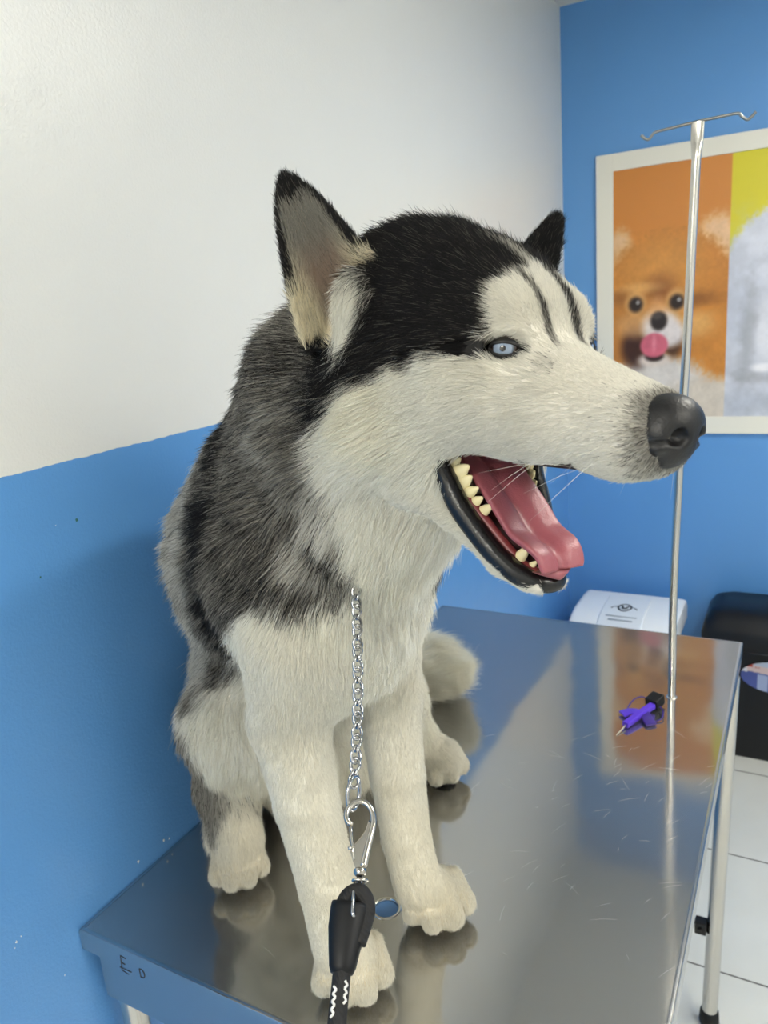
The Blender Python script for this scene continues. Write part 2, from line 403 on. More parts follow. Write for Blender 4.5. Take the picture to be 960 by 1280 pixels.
def _vn(P, s):
    q = P / s + 50; i = np.floor(q).astype(int); f = q - i; f = f * f * (3 - 2 * f); r = 0
    for a in (0, 1):
        for b in (0, 1):
            for c in (0, 1):
                w = (f[..., 0] if a else 1 - f[..., 0]) * (f[..., 1] if b else 1 - f[..., 1]) * (f[..., 2] if c else 1 - f[..., 2])
                r = r + w * _pg[_pp[(_pp[(_pp[(i[..., 0] + a) & 511] + i[..., 1] + b) & 511] + i[..., 2] + c) & 511]]
    return r
def pet_print(X, Z):
    U = (X - .154) / .323; V = (Z - 1.12) / .73
    c = np.zeros(X.shape + (3,)) + np.array([200, 128, 56.])
    def over(c, mask, col): return c * (1 - mask) + np.array(col, float) * mask
    n1, n2, n3 = fbm2(X, Z, .03), fbm2(X, Z, .008, 1), fbm2(X, Z, .06, 2)
    # --- orange panel: small orange dog
    c = over(c, blob(U, V, .06, .66, .13, .11, .3, .1 * n2), (216, 178, 138))
    c = over(c, blob(U, V, .90, .665, .20, .125, .3, .1 * n2), (222, 182, 142))
    c = over(c, blob(U, V, .50, .45, .62, .305, .10, .05 * n2), (190, 124, 54))
    c = over(c, blob(U, V, .42, .60, .34, .10, .8, .1 * n1), (204, 140, 68))
    c = over(c, blob(U, V, .92, .26, .28, .19, .35, .12 * n2), (196, 130, 60))
    c = over(c, blob(U, V, .05, .30, .25, .20, .5, .1 * n2), (188, 126, 60))
    c = over(c, blob(U, V, .42, .12, .44, .135, .25, .08 * n2), (214, 208, 204))
    c = over(c, blob(U, V, .85, .06, .40, .10, .30, .08 * n2), (206, 196, 184))
    c = over(c, .8 * blob(U, V, .72, .38, .18, .05, .7, .2 * n1), (222, 172, 108))
    c = over(c, .55 * blob(U, V, .70, .475, .20, .028, .8, .2 * n1), (104, 62, 30))
    c = over(c, .7 * blob(U, V, .42, .525, .12, .05, .9), (112, 64, 34))
    c = over(c, .7 * blob(U, V, .24, .535, .18, .02, .8), (226, 172, 104))
    c = over(c, .5 * blob(U, V, .05, .50, .10, .03, .8), (120, 76, 40))
    c = over(c, .92 * blob(U, V, .21, .295, .135, .085, .45), (56, 32, 25))
    c = over(c, .85 * blob(U, V, .54, .305, .085, .055, .5), (58, 36, 28))
    c = over(c, .7 * blob(U, V, .22, .385, .18, .05, .6), (214, 164, 112))
    c = over(c, blob(U, V, .43, .375, .16, .075, .35), (226, 216, 212))
    c = over(c, blob(U, V, .50, .345, .15, .055, .4), (222, 214, 214))
    c = over(c, .8 * blob(U, V, .40, .440, .08, .05, .7), (214, 158, 104))
    c = over(c, blob(U, V, .375, .240, .14, .030, .4), (216, 204, 196))
    c = over(c, blob(U, V, .378, .255, .085, .022, .35), (46, 32, 30))
    for u in (.205, .570):
        c = over(c, .8 * blob(U, V, u, .475, .095, .048, .35), (214, 164, 104))
        c = over(c, blob(U, V, u, .470, .062, .030, .45), (40, 29, 26))
        c = over(c, .8 * blob(U, V, u + .02, .478, .018, .009, .4), (168, 168, 172))
    c = over(c, blob(U, V, .415, .398, .074, .038, .3), (44, 36, 36))
    c = over(c, .5 * blob(U, V, .40, .418, .045, .014, .6), (104, 98, 96))
    c = over(c, blob(U, V, .375, .300, .125, .050, .15), (206, 104, 124))
    c = over(c, .6 * blob(U, V, .375, .310, .018, .032, .8), (232, 150, 164))
    # --- yellow panel: fluffy white dog
    k = (X > .477)[..., None]
    y = np.zeros_like(c) + np.array([206, 196, 36.])
    y = over(y, blob(X, Z, .640, 1.430, .205, .285, .06, .03 * n2), (204, 208, 222))
    y = over(y, .7 * blob(X, Z, .50, 1.40, .06, .20, .8, .2 * n1), (184, 190, 206))
    y = over(y, blob(X, Z, .640, 1.17, .26, .20, .25, .05 * n2), (196, 200, 212))
    y = over(y, .8 * blob(X, Z, .60, 1.36, .065, .085, .35, .2 * n1), (220, 222, 232))
    y = over(y, .7 * blob(X, Z, .535, 1.33, .020, .13, .8, .3 * n1), (158, 162, 172))
    y = over(y, .6 * blob(X, Z, .55, 1.235, .05, .02, .7, .3 * n1), (150, 152, 160))
    y = over(y, .9 * blob(X, Z, .575, 1.262, .030, .014, .5, .2 * n1), (232, 232, 238))
    y = over(y, .5 * blob(X, Z, .54, 1.16, .06, .04, .7, .3 * n1), (160, 168, 184))
    for xe in (.625, .705): y = over(y, blob(X, Z, xe, 1.50, .016, .018, .25), (40, 36, 38))
    y = over(y, blob(X, Z, .665, 1.44, .022, .017, .25), (46, 42, 44))
    c = np.where(k, y, c)
    fur = (1 + np.where(X < .477, .028, .012) * n2 + .03 * n1)[..., None]
    flat = ((V > .76) & (X < .477)) | ((X > .477) & (c[..., 2] < 90))
    return np.where(flat[..., None], c, c * fur)
poster = tag(empty('poster', (.45, YB, 1.48)), 'white framed poster of an orange dog and a white dog on the blue wall', 'poster')
bm = bmesh.new()
bx0, bx1, bz0, bz1, px0, px1, pz0, pz1 = .104, .850, 1.068, 1.898, .154, .800, 1.120, 1.850
for a, c in (((bx0, bz0), (px0, bz1)), ((px1, bz0), (bx1, bz1)), ((px0, bz0), (px1, pz0)), ((px0, pz1), (px1, bz1))):
    add_box(bm, (a[0], YB - .012, a[1]), (c[0], YB, c[1]), bevel=.0008, seg=1)
obj('border', bm, mat('white_poster_border', rgb(226, 224, 214), .45), poster, smooth=False)
bm = bmesh.new(); add_box(bm, (px0 - .002, YB - .006, pz0 - .002), (px1 + .002, YB - .0005, pz1 + .002)); obj('backing', bm, M_WPLAST, poster, smooth=False)
paint_grid('picture', px0 - .001, px1 + .001, pz0 - .001, pz1 + .001, YB - .0075, 260, 294, pet_print, print_mat('poster_print', .3), poster)

# ------------------------------------------------------------------ white lidded bin behind the table
def loft(bm, secs, cap=True):
    R_ = [[bm.verts.new(p) for p in s] for s in secs]; n_ = len(R_[0])
    for a in range(len(R_) - 1):
        for k in range(n_): bm.faces.new((R_[a][k], R_[a][(k + 1) % n_], R_[a + 1][(k + 1) % n_], R_[a + 1][k]))
    if cap: bm.faces.new(R_[0][::-1]); bm.faces.new(R_[-1])
    return R_
def rrect(x0, x1, y0, y1, r, z, n=6):
    out = []
    for cx, cy, a0 in ((x1 - r, y1 - r, 0), (x0 + r, y1 - r, 90), (x0 + r, y0 + r, 180), (x1 - r, y0 + r, 270)):
        for k in range(n + 1):
            a = math.radians(a0 + 90 * k / n); out.append((cx + r * math.cos(a), cy + r * math.sin(a), z))
    return out
M_WBIN = mat('white_bin_plastic', rgb(240, 243, 246), .35)
wb = tag(empty('white_bin', (.235, 2.27, FZ)), 'white plastic bin with a printed flap lid standing behind the steel table', 'bin')
bm = bmesh.new(); loft(bm, [rrect(.125, .35, 2.15, 2.40, .03, FZ), rrect(.12, .355, 2.145, 2.405, .03, FZ + .01), rrect(.10, .375, 2.125, 2.42, .03, .48), rrect(.10, .375, 2.125, 2.42, .03, .49)])
sharp(obj('body', bm, M_WBIN, wb), 35)
bm = bmesh.new()
lp = [(2.105, .478), (2.103, .500), (2.112, .512), (2.20, .545), (2.24, .553), (2.36, .553), (2.405, .548), (2.430, .520), (2.432, .478)]
lx = [(.083, .94), (.088, .985), (.097, 1.0), (.373, 1.0), (.388, .985), (.395, .94)]
loft(bm, [[(x, 2.27 + (y - 2.27) * (.985 if s < .97 else 1), .478 + (z - .478) * (s if s < 1 else 1)) for y, z in lp] for x, s in lx])
sharp(obj('lid', bm, M_WBIN, wb), 35)
# raised flap panel with the print
bm = bmesh.new()
fp = [(2.120, .5165), (2.20, .5468), (2.24, .5548), (2.35, .5548)]
secs = []
for x, e in ((.168, 0), (.171, .003), (.297, .003), (.300, 0)):
    secs.append([(x, y, z + e) for y, z in fp] + [(x, y, z - .004) for y, z in fp[::-1]])
loft(bm, secs); flap = sharp(obj('flap', bm, mat('flap_plastic', rgb(230, 235, 240), .35), wb), 25)
M_INK = mat('dark_print_ink', rgb(52, 58, 66), .5); M_INK2 = mat('grey_print_ink', rgb(150, 158, 168), .5)
def on_flap(u, v):   # u along x, v along the slope from the front edge
    y = 2.125 + v; z = np.interp(y, [p[0] for p in fp], [p[1] for p in fp]) + .0036
    return (u, y, z)
bm = bmesh.new()
cu, cv = .234, .135
for pts_, r_ in (([(cu + .019 * math.cos(a), cv + .026 * math.sin(a)) for a in np.linspace(0, 2 * math.pi, 25)], .0030),
                 ([(cu - .010, cv + .012), (cu - .004, cv - .004), (cu, cv - .014), (cu + .005, cv - .002), (cu + .011, cv + .013)], .0035),
                 ([(cu - .012, cv - .010), (cu + .012, cv - .010)], .0025),
                 ([(cu - .022, cv + .006), (cu - .034, cv - .002), (cu - .039, cv - .012)], .0018), ([(cu + .022, cv + .006), (cu + .034, cv - .002), (cu + .039, cv - .012)], .0018)):
    add_tube(bm, [on_flap(*p) for p in pts_], r_, 6)
for v in bm.verts:
    zt = on_flap(v.co.x, v.co.y - 2.125)[2]; v.co.z = zt + max(-.0002, min(.0006, v.co.z - zt))
obj('emblem', bm, M_INK, flap)
for v_, w_ in ((.078, .046), (.062, .036)):
    bm = bmesh.new(); add_tube(bm, [on_flap(cu - w_, v_), on_flap(cu + w_, v_)], .0030, 6)
    for v in bm.verts:
        zt = on_flap(v.co.x, v.co.y - 2.125)[2]; v.co.z = zt + max(-.0002, min(.0005, v.co.z - zt))
    obj('printed_line', bm, M_INK2, flap)

# ------------------------------------------------------------------ black lidded bin
M_BBIN = mat('black_bin_plastic', rgb(13, 16, 22), .36, spec=.35)
bb = tag(empty('black_bin', (.66, 2.36, FZ)), 'black plastic bin with a rounded lid and colourful sticker on the floor', 'bin')
bm = bmesh.new(); loft(bm, [rrect(.505, .835, 2.318, 2.43, .02, FZ), rrect(.50, .84, 2.312, 2.435, .02, FZ + .01), rrect(.49, .85, 2.288, 2.445, .02, .44), rrect(.49, .85, 2.286, 2.447, .02, .475)])
sharp(obj('body', bm, M_BBIN, bb), 35)
bm = bmesh.new()
loft(bm, [rrect(.462, .878, 2.252, 2.462, .025, .462), rrect(.455, .885, 2.246, 2.468, .03, .468), rrect(.454, .886, 2.246, 2.468, .03, .505), rrect(.462, .878, 2.256, 2.466, .035, .540), rrect(.478, .862, 2.285, 2.460, .04, .566), rrect(.50, .84, 2.31, 2.45, .04, .574)])
sharp(obj('lid', bm, M_BBIN, bb), 60)
def sticker_print(X, Z):
    c = np.zeros(X.shape + (3,)) + np.array([70, 84, 150.])
    n1 = fbm2(X, Z, .02, 5)
    t = Z - .385 + .1 * (X - .66)
    c = np.where((t > -.002)[..., None], np.array([214, 190, 190.]), c)
    c = np.where((t > .020)[..., None], np.array([186, 196, 214.]), c)
    c = np.where(((t > .012) & (X < .605 + .02 * n1))[..., None], np.array([186, 74, 62.]), c)
    c = np.where(((t > -.006) & (t < .008) & (X < .583))[..., None], np.array([214, 214, 222.]), c)
    c = np.where(((t < -.006) & (X > .612) & (X < .64))[..., None], np.array([150, 164, 200.]), c)
    return c
o = paint_grid('sticker', .562, .760, .325, .430, 2.2855, 100, 60, sticker_print, print_mat('sticker_print', .3), bb, shape=lambda X, Z: ((X - .66) / .096) ** 2 + ((Z - .377) / .05) ** 2 < 1)
o['label'] = 'red, white and blue oval sticker'

# ------------------------------------------------------------------ little purple strap lying on the table
M_PUR = mat('purple_plastic', rgb(84, 52, 196), .35); M_PURD = mat('dark_purple_plastic', rgb(52, 30, 120), .4)
ps = tag(empty('purple_clip', (.49, 1.11, TZ)), 'small purple plastic clip with a black end lying on the steel table', 'clip')
def strap(name, pts, w, th, m, n=24):
    P_ = spline(pts, n); bm = bmesh.new(); F_ = frames(P_); R_ = []
    for p, u, v, t in F_:
        lat = t.cross(Vector((0, 0, 1))).normalized(); up = lat.cross(t).normalized()
        R_.append([bm.verts.new(p + lat * (w * cx) + up * (th * cz)) for cx, cz in ((-1, -.6), (-.8, -1), (.8, -1), (1, -.6), (1, .6), (.8, 1), (-.8, 1), (-1, .6))])
    for a in range(len(R_) - 1):
        for k in range(8): bm.faces.new((R_[a][k], R_[a][(k + 1) % 8], R_[a + 1][(k + 1) % 8], R_[a + 1][k]))
    bm.faces.new(R_[0][::-1]); bm.faces.new(R_[-1])
    bmesh.ops.recalc_face_normals(bm, faces=bm.faces)
    return sharp(obj(name, bm, m, ps), 40)
Z0 = TZ
strap('barrel', [(.4735, 1.066, Z0 + .006), (.482, 1.085, Z0 + .0075), (.492, 1.108, Z0 + .009), (.502, 1.132, Z0 + .009)], .0052, .0045, M_PUR)
strap('wing', [(.462, 1.098, Z0 + .0045), (.469, 1.104, Z0 + .006), (.477, 1.106, Z0 + .008), (.486, 1.103, Z0 + .009)], .0085, .0018, M_PUR)
strap('wing', [(.492, 1.108, Z0 + .008), (.499, 1.099, Z0 + .007), (.505, 1.090, Z0 + .004), (.509, 1.085, Z0 + .003)], .0085, .0018, M_PURD)
bm = bmesh.new(); M_ = Matrix.Translation((.5035, 1.146, Z0 + .0108)) @ Matrix.Rotation(math.radians(-22), 4, 'Z') @ Matrix.Rotation(math.radians(10), 4, 'X')
add_box(bm, (-.0105, -.012, -.0085), (.0105, .012, .0085), M_, .0015); obj('black_end', bm, M_BLACKP, ps, smooth=False)['label'] = 'black square end'
bm = bmesh.new(); add_tube(bm, spline([(.496, 1.146, Z0 + .008), (.484, 1.150, Z0 + .012), (.472, 1.140, Z0 + .010), (.466, 1.122, Z0 + .003), (.471, 1.110, Z0 + .005)], 24), .0011, 8); obj('tubing', bm, M_PURD, ps)
bm = bmesh.new(); add_tube(bm, spline([(.511, 1.140, Z0 + .006), (.519, 1.125, Z0 + .007), (.520, 1.108, Z0 + .004), (.512, 1.100, Z0 + .0015), (.505, 1.105, Z0 + .002)], 24), .0011, 8); obj('tubing', bm, M_PURD, ps)
bm = bmesh.new(); add_tube(bm, [(.4740, 1.068, Z0 + .0055), (.4705, 1.056, Z0 + .003), (.4655, 1.041, Z0 + .0012)], [.0013, .001, .0005], 8); obj('needle', bm, mat('pale_needle', rgb(206, 202, 186), .3, .3), ps)

# ------------------------------------------------------------------ chain collar hanging from the neck, clip and leash
CH = [(.3790, .4850, 1.2930), (.3937, .4566, 1.2621), (.4114, .4187, 1.2176), (.4234, .3868, 1.1843)]
LS = [(.4234, .3868, 1.1843), (.4377, .3680, 1.1661), (.4456, .3483, 1.1490), (.4517, .3281, 1.1337), (.4604, .2989, 1.1155), (.4688, .2748, 1.1026)]
VIEW = Vector(CAM_R[2]); RIGHT = Vector((.8773, .4735, -.0781)); 
M_CHROME = mat('chrome', (.47, .47, .48, 1), .16, 1.0)
M_NICKEL = mat('nickel', (.56, .53, .48, 1), .16, 1.0)
chain = tag(empty('chain_collar', CH[0]), 'steel chain hanging down from the husky collar to the leash clip', 'chain')
cp = np.array(spline(CH, 400)); seg = np.linalg.norm(np.diff(cp, axis=0), axis=1); cum = np.concatenate([[0], np.cumsum(seg)])
pitch = .0084; nl = int(cum[-1] / pitch)
def oval(c, t, s, L_, W_, r_, twist, m, name, parent, n=22, k=8):
    """one twisted curb link: long axis t, short axis s"""
    t = Vector(t).normalized(); s = (Vector(s) - t * Vector(s).dot(t)).normalized(); w = t.cross(s); bm = bmesh.new(); pts_ = []
    for q in range(n):
        a = 2 * math.pi * q / n; x, y = L_ * math.cos(a), W_ * math.sin(a)
        tw = twist * math.cos(a)
        pts_.append(Vector(c) + t * x + (s * math.cos(tw) + w * math.sin(tw)) * y)
    R_ = []
    for q in range(n):
        T = (pts_[(q + 1) % n] - pts_[q - 1]).normalized(); rad = (pts_[q] - Vector(c)); u = (rad - T * rad.dot(T)).normalized(); v = T.cross(u)
        R_.append([bm.verts.new(pts_[q] + (u * math.cos(2 * math.pi * j / k) + v * math.sin(2 * math.pi * j / k)) * r_) for j in range(k)])
    for q in range(n):
        for j in range(k): bm.faces.new((R_[q][j], R_[q][(j + 1) % k], R_[(q + 1) % n][(j + 1) % k], R_[(q + 1) % n][j]))
    bmesh.ops.recalc_face_normals(bm, faces=bm.faces)
    return obj(name, bm, m, parent)
for i in range(nl):
    d_ = (i + .5) * pitch; j = min(np.searchsorted(cum, d_), len(cp) - 2); c = cp[j]; t = Vector(cp[j + 1] - cp[j]).normalized()
    a = math.radians(38 if i % 2 else -38)
    s = RIGHT * math.cos(a) + VIEW * math.sin(a)
    oval(c, t, s, .0060, .0036, .00120, .6, M_CHROME, 'link', chain)
e = Vector(LS[0]); tl = (Vector(LS[1]) - Vector(LS[0])).normalized()
dn = Vector((.10, -.55, -.83)).normalized()
def px(dx, dy, d_=.52):    # metres from the ring centre: dx image right, dy image down, at distance d_
    return RIGHT * (dx * d_ / FPX) - Vector(CAM_R[1]) * (-dy * d_ / FPX)
oval(e + px(0, 7), Vector(CAM_R[1]), RIGHT * .45 + VIEW * .9, .0115, .0088, .0014, 0, M_CHROME, 'ring', chain)

leash = tag(empty('leash', LS[-1]), 'black rope leash with a metal snap clip hooked to the dog chain', 'leash')
DN_ = Vector(CAM_R[1])
C0 = e + px(9, 55, .514) + VIEW * (-.012)
LSY = [985, 1040, 1095, 1150, 1230, 1300]; LSX = [442, 450, 447, 440, 428, 419]; LSD = [.532, .514, .498, .482, .458, .437]
def lrun(xo, yo, dz=0.0):      # point on the leash line: yo along its length, xo across it
    k = min(max(int(np.searchsorted(LSY, yo)) - 1, 0), 4); f = (yo - LSY[k]) / (LSY[k + 1] - LSY[k])
    p = Vector(LS[k]) * (1 - f) + Vector(LS[k + 1]) * f
    x0 = LSX[k] * (1 - f) + LSX[k + 1] * f; d0 = LSD[k] * (1 - f) + LSD[k + 1] * f
    return p + RIGHT * ((xo - x0) * d0 / FPX) + VIEW * dz
def cl(dx, dy, dz=0.0): return lrun(450 + dx, 1040 + dy, dz)
# snap hook: bent bar, body plate, sprung gate, swivel
hk_pts = [(-13, -10), (-17, -18), (-14, -30), (-4, -38), (7, -36), (15, -26), (17, -12), (14, 2), (9, 22), (4, 44)]
bm = bmesh.new(); hp = [tuple(cl(*p)) for p in spline([p + (0,) for p in hk_pts], 40) for p in [p[:2]]]
add_tube(bm, hp, [.0019] * 20 + [.0019 + .0008 * k / 20 for k in range(20)], 12)
hook = obj('snap_hook', bm, M_NICKEL, leash)
bm = bmesh.new()
outl = [(-12, 24), (-7, 16), (0, 8), (7, -2), (11, -14), (16, -8), (14, 6), (9, 26), (5, 46), (-5, 46), (-9, 36)]
f_ = [bm.verts.new(cl(x, y, -.0012)) for x, y in outl]; g_ = [bm.verts.new(cl(x, y, .0012)) for x, y in outl]
bm.faces.new(f_); bm.faces.new(g_[::-1])
for k in range(len(outl)): bm.faces.new((f_[k], g_[k], g_[(k + 1) % len(outl)], f_[(k + 1) % len(outl)]))
bmesh.ops.recalc_face_normals(bm, faces=bm.faces); obj('hook_body', bm, M_NICKEL, hook, smooth=False)
bm = bmesh.new(); add_tube(bm, [cl(-12, -12), cl(-11, 4), cl(-9, 20), cl(-7, 36)], [.0013, .0011, .0011, .0012], 10); obj('gate', bm, M_NICKEL, hook)
bm = bmesh.new(); add_tube(bm, [cl(-15, -11), cl(-9, -10)], .0017, 10); add_tube(bm, [cl(-15, 21), cl(-6, 19)], .0010, 8); obj('gate_pin', bm, M_NICKEL, hook)
bm = bmesh.new(); add_tube(bm, [cl(0, 45), cl(0, 47), cl(0, 51), cl(0, 54), cl(0, 57)], [.0030, .0042, .0044, .0036, .0020], 14); sw = obj('swivel', bm, M_NICKEL, leash)
oval(cl(0, 61), RIGHT, DN_ * .6 + VIEW * .8, .0046, .0036, .0011, 0, M_NICKEL, 'swivel_ring', leash)
bm = bmesh.new(); add_tube(bm, spline([tuple(cl(-3, 62, .002)), tuple(cl(-7, 66, -.003)), tuple(cl(-8, 76, -.0095)), tuple(cl(-8, 90, -.0125)), tuple(cl(-5, 95, -.0085)), tuple(cl(2, 90, 0)), tuple(cl(4, 74, .004)), tuple(cl(2, 64, .004))], 40), .0013, 10); obj('wire_loop', bm, M_CHROME, leash)
# rope: eye at the top, shrink sleeve, then the bare rope
def rope_mat():
    m = mat('black_rope', rgb(20, 20, 22), .75); n, l, b = nodes(m)
    tc = n.new('ShaderNodeTexCoord'); wv = n.new('ShaderNodeTexWave'); wv.inputs['Scale'].default_value = 160; wv.bands_direction = 'DIAGONAL'
    l.new(tc.outputs['Object'], wv.inputs['Vector']); bp = n.new('ShaderNodeBump'); bp.inputs['Distance'].default_value = .0006; bp.inputs['Strength'].default_value = .7
    l.new(wv.outputs['Fac'], bp.inputs['Height']); l.new(bp.outputs['Normal'], b.inputs['Normal']); return m
M_ROPE = rope_mat()
M_SLV = mat('black_shrink_sleeve', rgb(10, 12, 16), .5, spec=.3)
def lp_(dx, dy): return lrun(450 + dx, 1040 + dy)
bm = bmesh.new()
add_tube(bm, spline([tuple(lp_(-24, 130)), tuple(lp_(-23, 104)), tuple(lp_(-16, 84)), tuple(lp_(-4, 76)), tuple(lp_(5, 82)), tuple(lp_(8, 98)), tuple(lp_(3, 118)), tuple(lp_(-4, 140))], 40), .0058, 14)
obj('rope_eye', bm, M_ROPE, leash)
sl = [(-11, 90, .0126, .0118), (-12, 97, .0129, .0122), (-16, 122, .0122, .0115), (-20, 150, .0098, .0098), (-22, 170, .0084, .0084), (-23, 178, .0068, .0068)]
P_ = [lp_(a, c) for a, c, _, _ in sl]; F_ = frames(P_); bm = bmesh.new(); R_ = []
for (p, u, v, t), (_, _, ra, rb) in zip(F_, sl):
    u2 = (RIGHT - t * RIGHT.dot(t)).normalized(); v2 = t.cross(u2)
    R_.append([bm.verts.new(p + u2 * ra * math.cos(2 * math.pi * k / 24) + v2 * .78 * rb * math.sin(2 * math.pi * k / 24)) for k in range(24)])
for a in range(len(R_) - 1):
    for k in range(24): bm.faces.new((R_[a][k], R_[a][(k + 1) % 24], R_[a + 1][(k + 1) % 24], R_[a + 1][k]))
bm.faces.new(R_[-1])
bmesh.ops.recalc_face_normals(bm, faces=bm.faces)
so = obj('sleeve', bm, M_SLV, leash); md = so.modifiers.new('thick', 'SOLIDIFY'); md.thickness = .0008
rp_ = [lp_(-14, 120), lp_(-20, 150), lp_(-23, 178), lp_(-25, 200), lp_(-28, 230), lp_(-31, 265), lp_(-34, 310)]
rr_ = [tuple(p) for p in rp_] + [(.4775, .249, 1.075), (.482, .238, .98), (.482, .236, .70), (.482, .237, .30), (.485, .238, .13), (.505, .247, FZ + .008), (.560, .275, FZ + .007), (.600, .245, FZ + .007)]
bm = bmesh.new(); add_tube(bm, spline(rr_, 110), .0056, 18); rope = obj('rope', bm, M_ROPE, leash)
RP = np.array(spline(rr_, 3000))
# white zigzag tracer in the braid
M_TR = mat('white_thread', rgb(222, 222, 220), .7)
for side, y0, y1 in ((-.45, 196, 232), (.50, 188, 214)):
    k = 0; yy = y0
    while yy < y1:
        cc_ = np.interp(yy, [120, 150, 178, 200, 230, 265, 310], [-14, -20, -23, -25, -28, -31, -34])
        def near(q): return Vector(RP[np.argmin(np.linalg.norm(RP - np.array(q), axis=1))])
        base = near(lp_(cc_, yy))
        ang = side + (.16 if k % 2 else -.16)
        n_ = (-VIEW * math.cos(ang) + RIGHT * math.sin(ang))
        ang2 = side + (-.16 if k % 2 else .16); n2_ = (-VIEW * math.cos(ang2) + RIGHT * math.sin(ang2))
        T_ = (near(lp_(cc_ - .6, yy + 5)) - near(lp_(cc_ + .6, yy - 5))).normalized()
        n_ = (n_ - T_ * n_.dot(T_)).normalized(); n2_ = (n2_ - T_ * n2_.dot(T_)).normalized()
        bm = bmesh.new(); add_tube(bm, [base + n_ * .0056, near(lp_(cc_ - .6, yy + 5)) + n2_ * .0056], .0008, 6); obj('tracer', bm, M_TR, rope)
        yy += 5; k += 1
# ================================================================== THE DOG
# Body is one signed-distance field, polygonised into ONE continuous mesh.
HEAD_POS = np.array([.523, .486, 1.4733]); HSC = 1.07
def _rm(y, pi, ro):
    cy, sy, cp, sp, cr, sr = math.cos(y), math.sin(y), math.cos(pi), math.sin(pi), math.cos(ro), math.sin(ro)
    return np.array([[cy, -sy, 0], [sy, cy, 0], [0, 0, 1]]) @ np.array([[cp, 0, sp], [0, 1, 0], [-sp, 0, cp]]) @ np.array([[1, 0, 0], [0, cr, -sr], [0, sr, cr]])
HEAD_R = _rm(*np.radians([-28, -.8, -5.0]))
def h2w(l):  return np.asarray(l, float) @ HEAD_R.T * HSC + HEAD_POS      # head-local -> world
def w2h(P):  return (np.asarray(P) - HEAD_POS) @ HEAD_R / HSC
def hdir(l): 
    v = np.asarray(l, float) @ HEAD_R.T
    return v / np.linalg.norm(v)

PR = []   # primitives: (distance fn, bbox lo, bbox hi, k, flow, length, lift, tag)
def nrm(v):
    v = np.asarray(v, float); return v / (np.linalg.norm(v) + 1e-9)

def cone(a, b, ra, rb, k=.02, flow=None, ln=.02, lift=.35, tag='body', sub=False):
    a = np.asarray(a, float); b = np.asarray(b, float); ab = b - a; L2 = ab @ ab
    def f(P):
        t = np.clip(((P - a) @ ab) / L2, 0, 1)
        return np.linalg.norm(P - (a + t[..., None] * ab), axis=-1) - (ra + (rb - ra) * t)
    R = max(ra, rb)
    PR.append((f, np.minimum(a, b) - R, np.maximum(a, b) + R, k, nrm(ab) if flow is None else nrm(flow), ln, lift, tag, sub))

def ell(c, r, k=.02, Rm=None, flow=(0, 0, -1), ln=.02, lift=.35, tag='body', sub=False):
    c = np.asarray(c, float); r = np.asarray(r, float)
    Rm = np.eye(3) if Rm is None else np.asarray(Rm)
    def f(P):
        q = (P - c) @ Rm
        k0 = np.linalg.norm(q / r, axis=-1); k1 = np.linalg.norm(q / (r * r), axis=-1)
        return k0 * (k0 - 1.0) / (k1 + 1e-9)
    R = r.max()
    PR.append((f, c - R, c + R, k, nrm(flow), ln, lift, tag, sub))

# head-space versions
def hcone(a, b, ra, rb, k=.015, flow=(-1, 0, 0), **kw):
    cone(h2w(a), h2w(b), ra * HSC, rb * HSC, k=k, flow=hdir(flow), **kw)
def hell(c, r, k=.015, rot=None, flow=(-1, 0, 0), **kw):
    ell(h2w(c), np.asarray(r) * HSC, k=k, Rm=HEAD_R if rot is None else HEAD_R @ rot, flow=hdir(flow), **kw)

# ---- trunk
HEADING = nrm((.82, -.57, 0)); LEFT = np.array([.57, .82, 0])
cone((.118, .755, .965), (.117, .715, 1.09), .096, .102, k=.03, flow=(-.2, .2, -1), ln=.035, tag='rump')
cone((.117, .715, 1.09), (.178, .655, 1.25), .102, .112, k=.03, flow=(-.8, .35, -.7), ln=.025, lift=.4, tag='trunk')
cone((.178, .655, 1.25), (.272, .580, 1.26), .112, .098, k=.04, flow=(-.8, .35, -.7), ln=.025, lift=.4, tag='trunk')
cone((.272, .580, 1.26), (.315, .552, 1.215), .090, .062, k=.03, flow=(0, 0, -1), ln=.018, lift=.25, tag='chest')
# neck
cone((.235, .610, 1.33), (.345, .560, 1.43), .092, .080, k=.05, flow=(-1, .35, -.35), ln=.022, lift=.45, tag='neck')
cone((.345, .560, 1.43), h2w((-.095, 0, -.005)), .080, .062, k=.04, flow=(-1, .35, -.25), ln=.020, lift=.45, tag='neck')
cone((.33, .555, 1.30), h2w((-.085, 0, -.075)), .075, .045, k=.05, flow=(-.5, .15, -1), ln=.026, lift=.3, tag='throat')
# ---- fore legs
def foreleg(sh, el, mid, wr, hl, s):
    cone(sh, el, .056 - .006 * s, .037 - .003 * s, k=.028, flow=(-.25, .1, -1), ln=.012, lift=.22, tag='shoulder')
    cone(el, mid, .0365 - .004 * s, .0300 - .002 * s, k=.010, flow=(0, 0, -1), ln=.008, lift=.22, tag='leg')
    cone(mid, wr, .0300 - .002 * s, .0275 - .002 * s, k=.004, flow=(0, 0, -1), ln=.007, lift=.22, tag='leg')
    cone(wr, hl, .0275 - .002 * s, .0265 - .001 * s, k=.004, flow=(.3, -.3, -1), ln=.006, lift=.22, tag='leg')
foreleg((.304, .512, 1.225), (.274, .512, 1.140), (.290, .502, 1.06), (.306, .499, .975), (.315, .496, .908), 0)
foreleg((.316, .606, 1.215), (.318, .622, 1.115), (.328, .613, 1.03), (.336, .606, .96), (.348, .602, .905), 1)
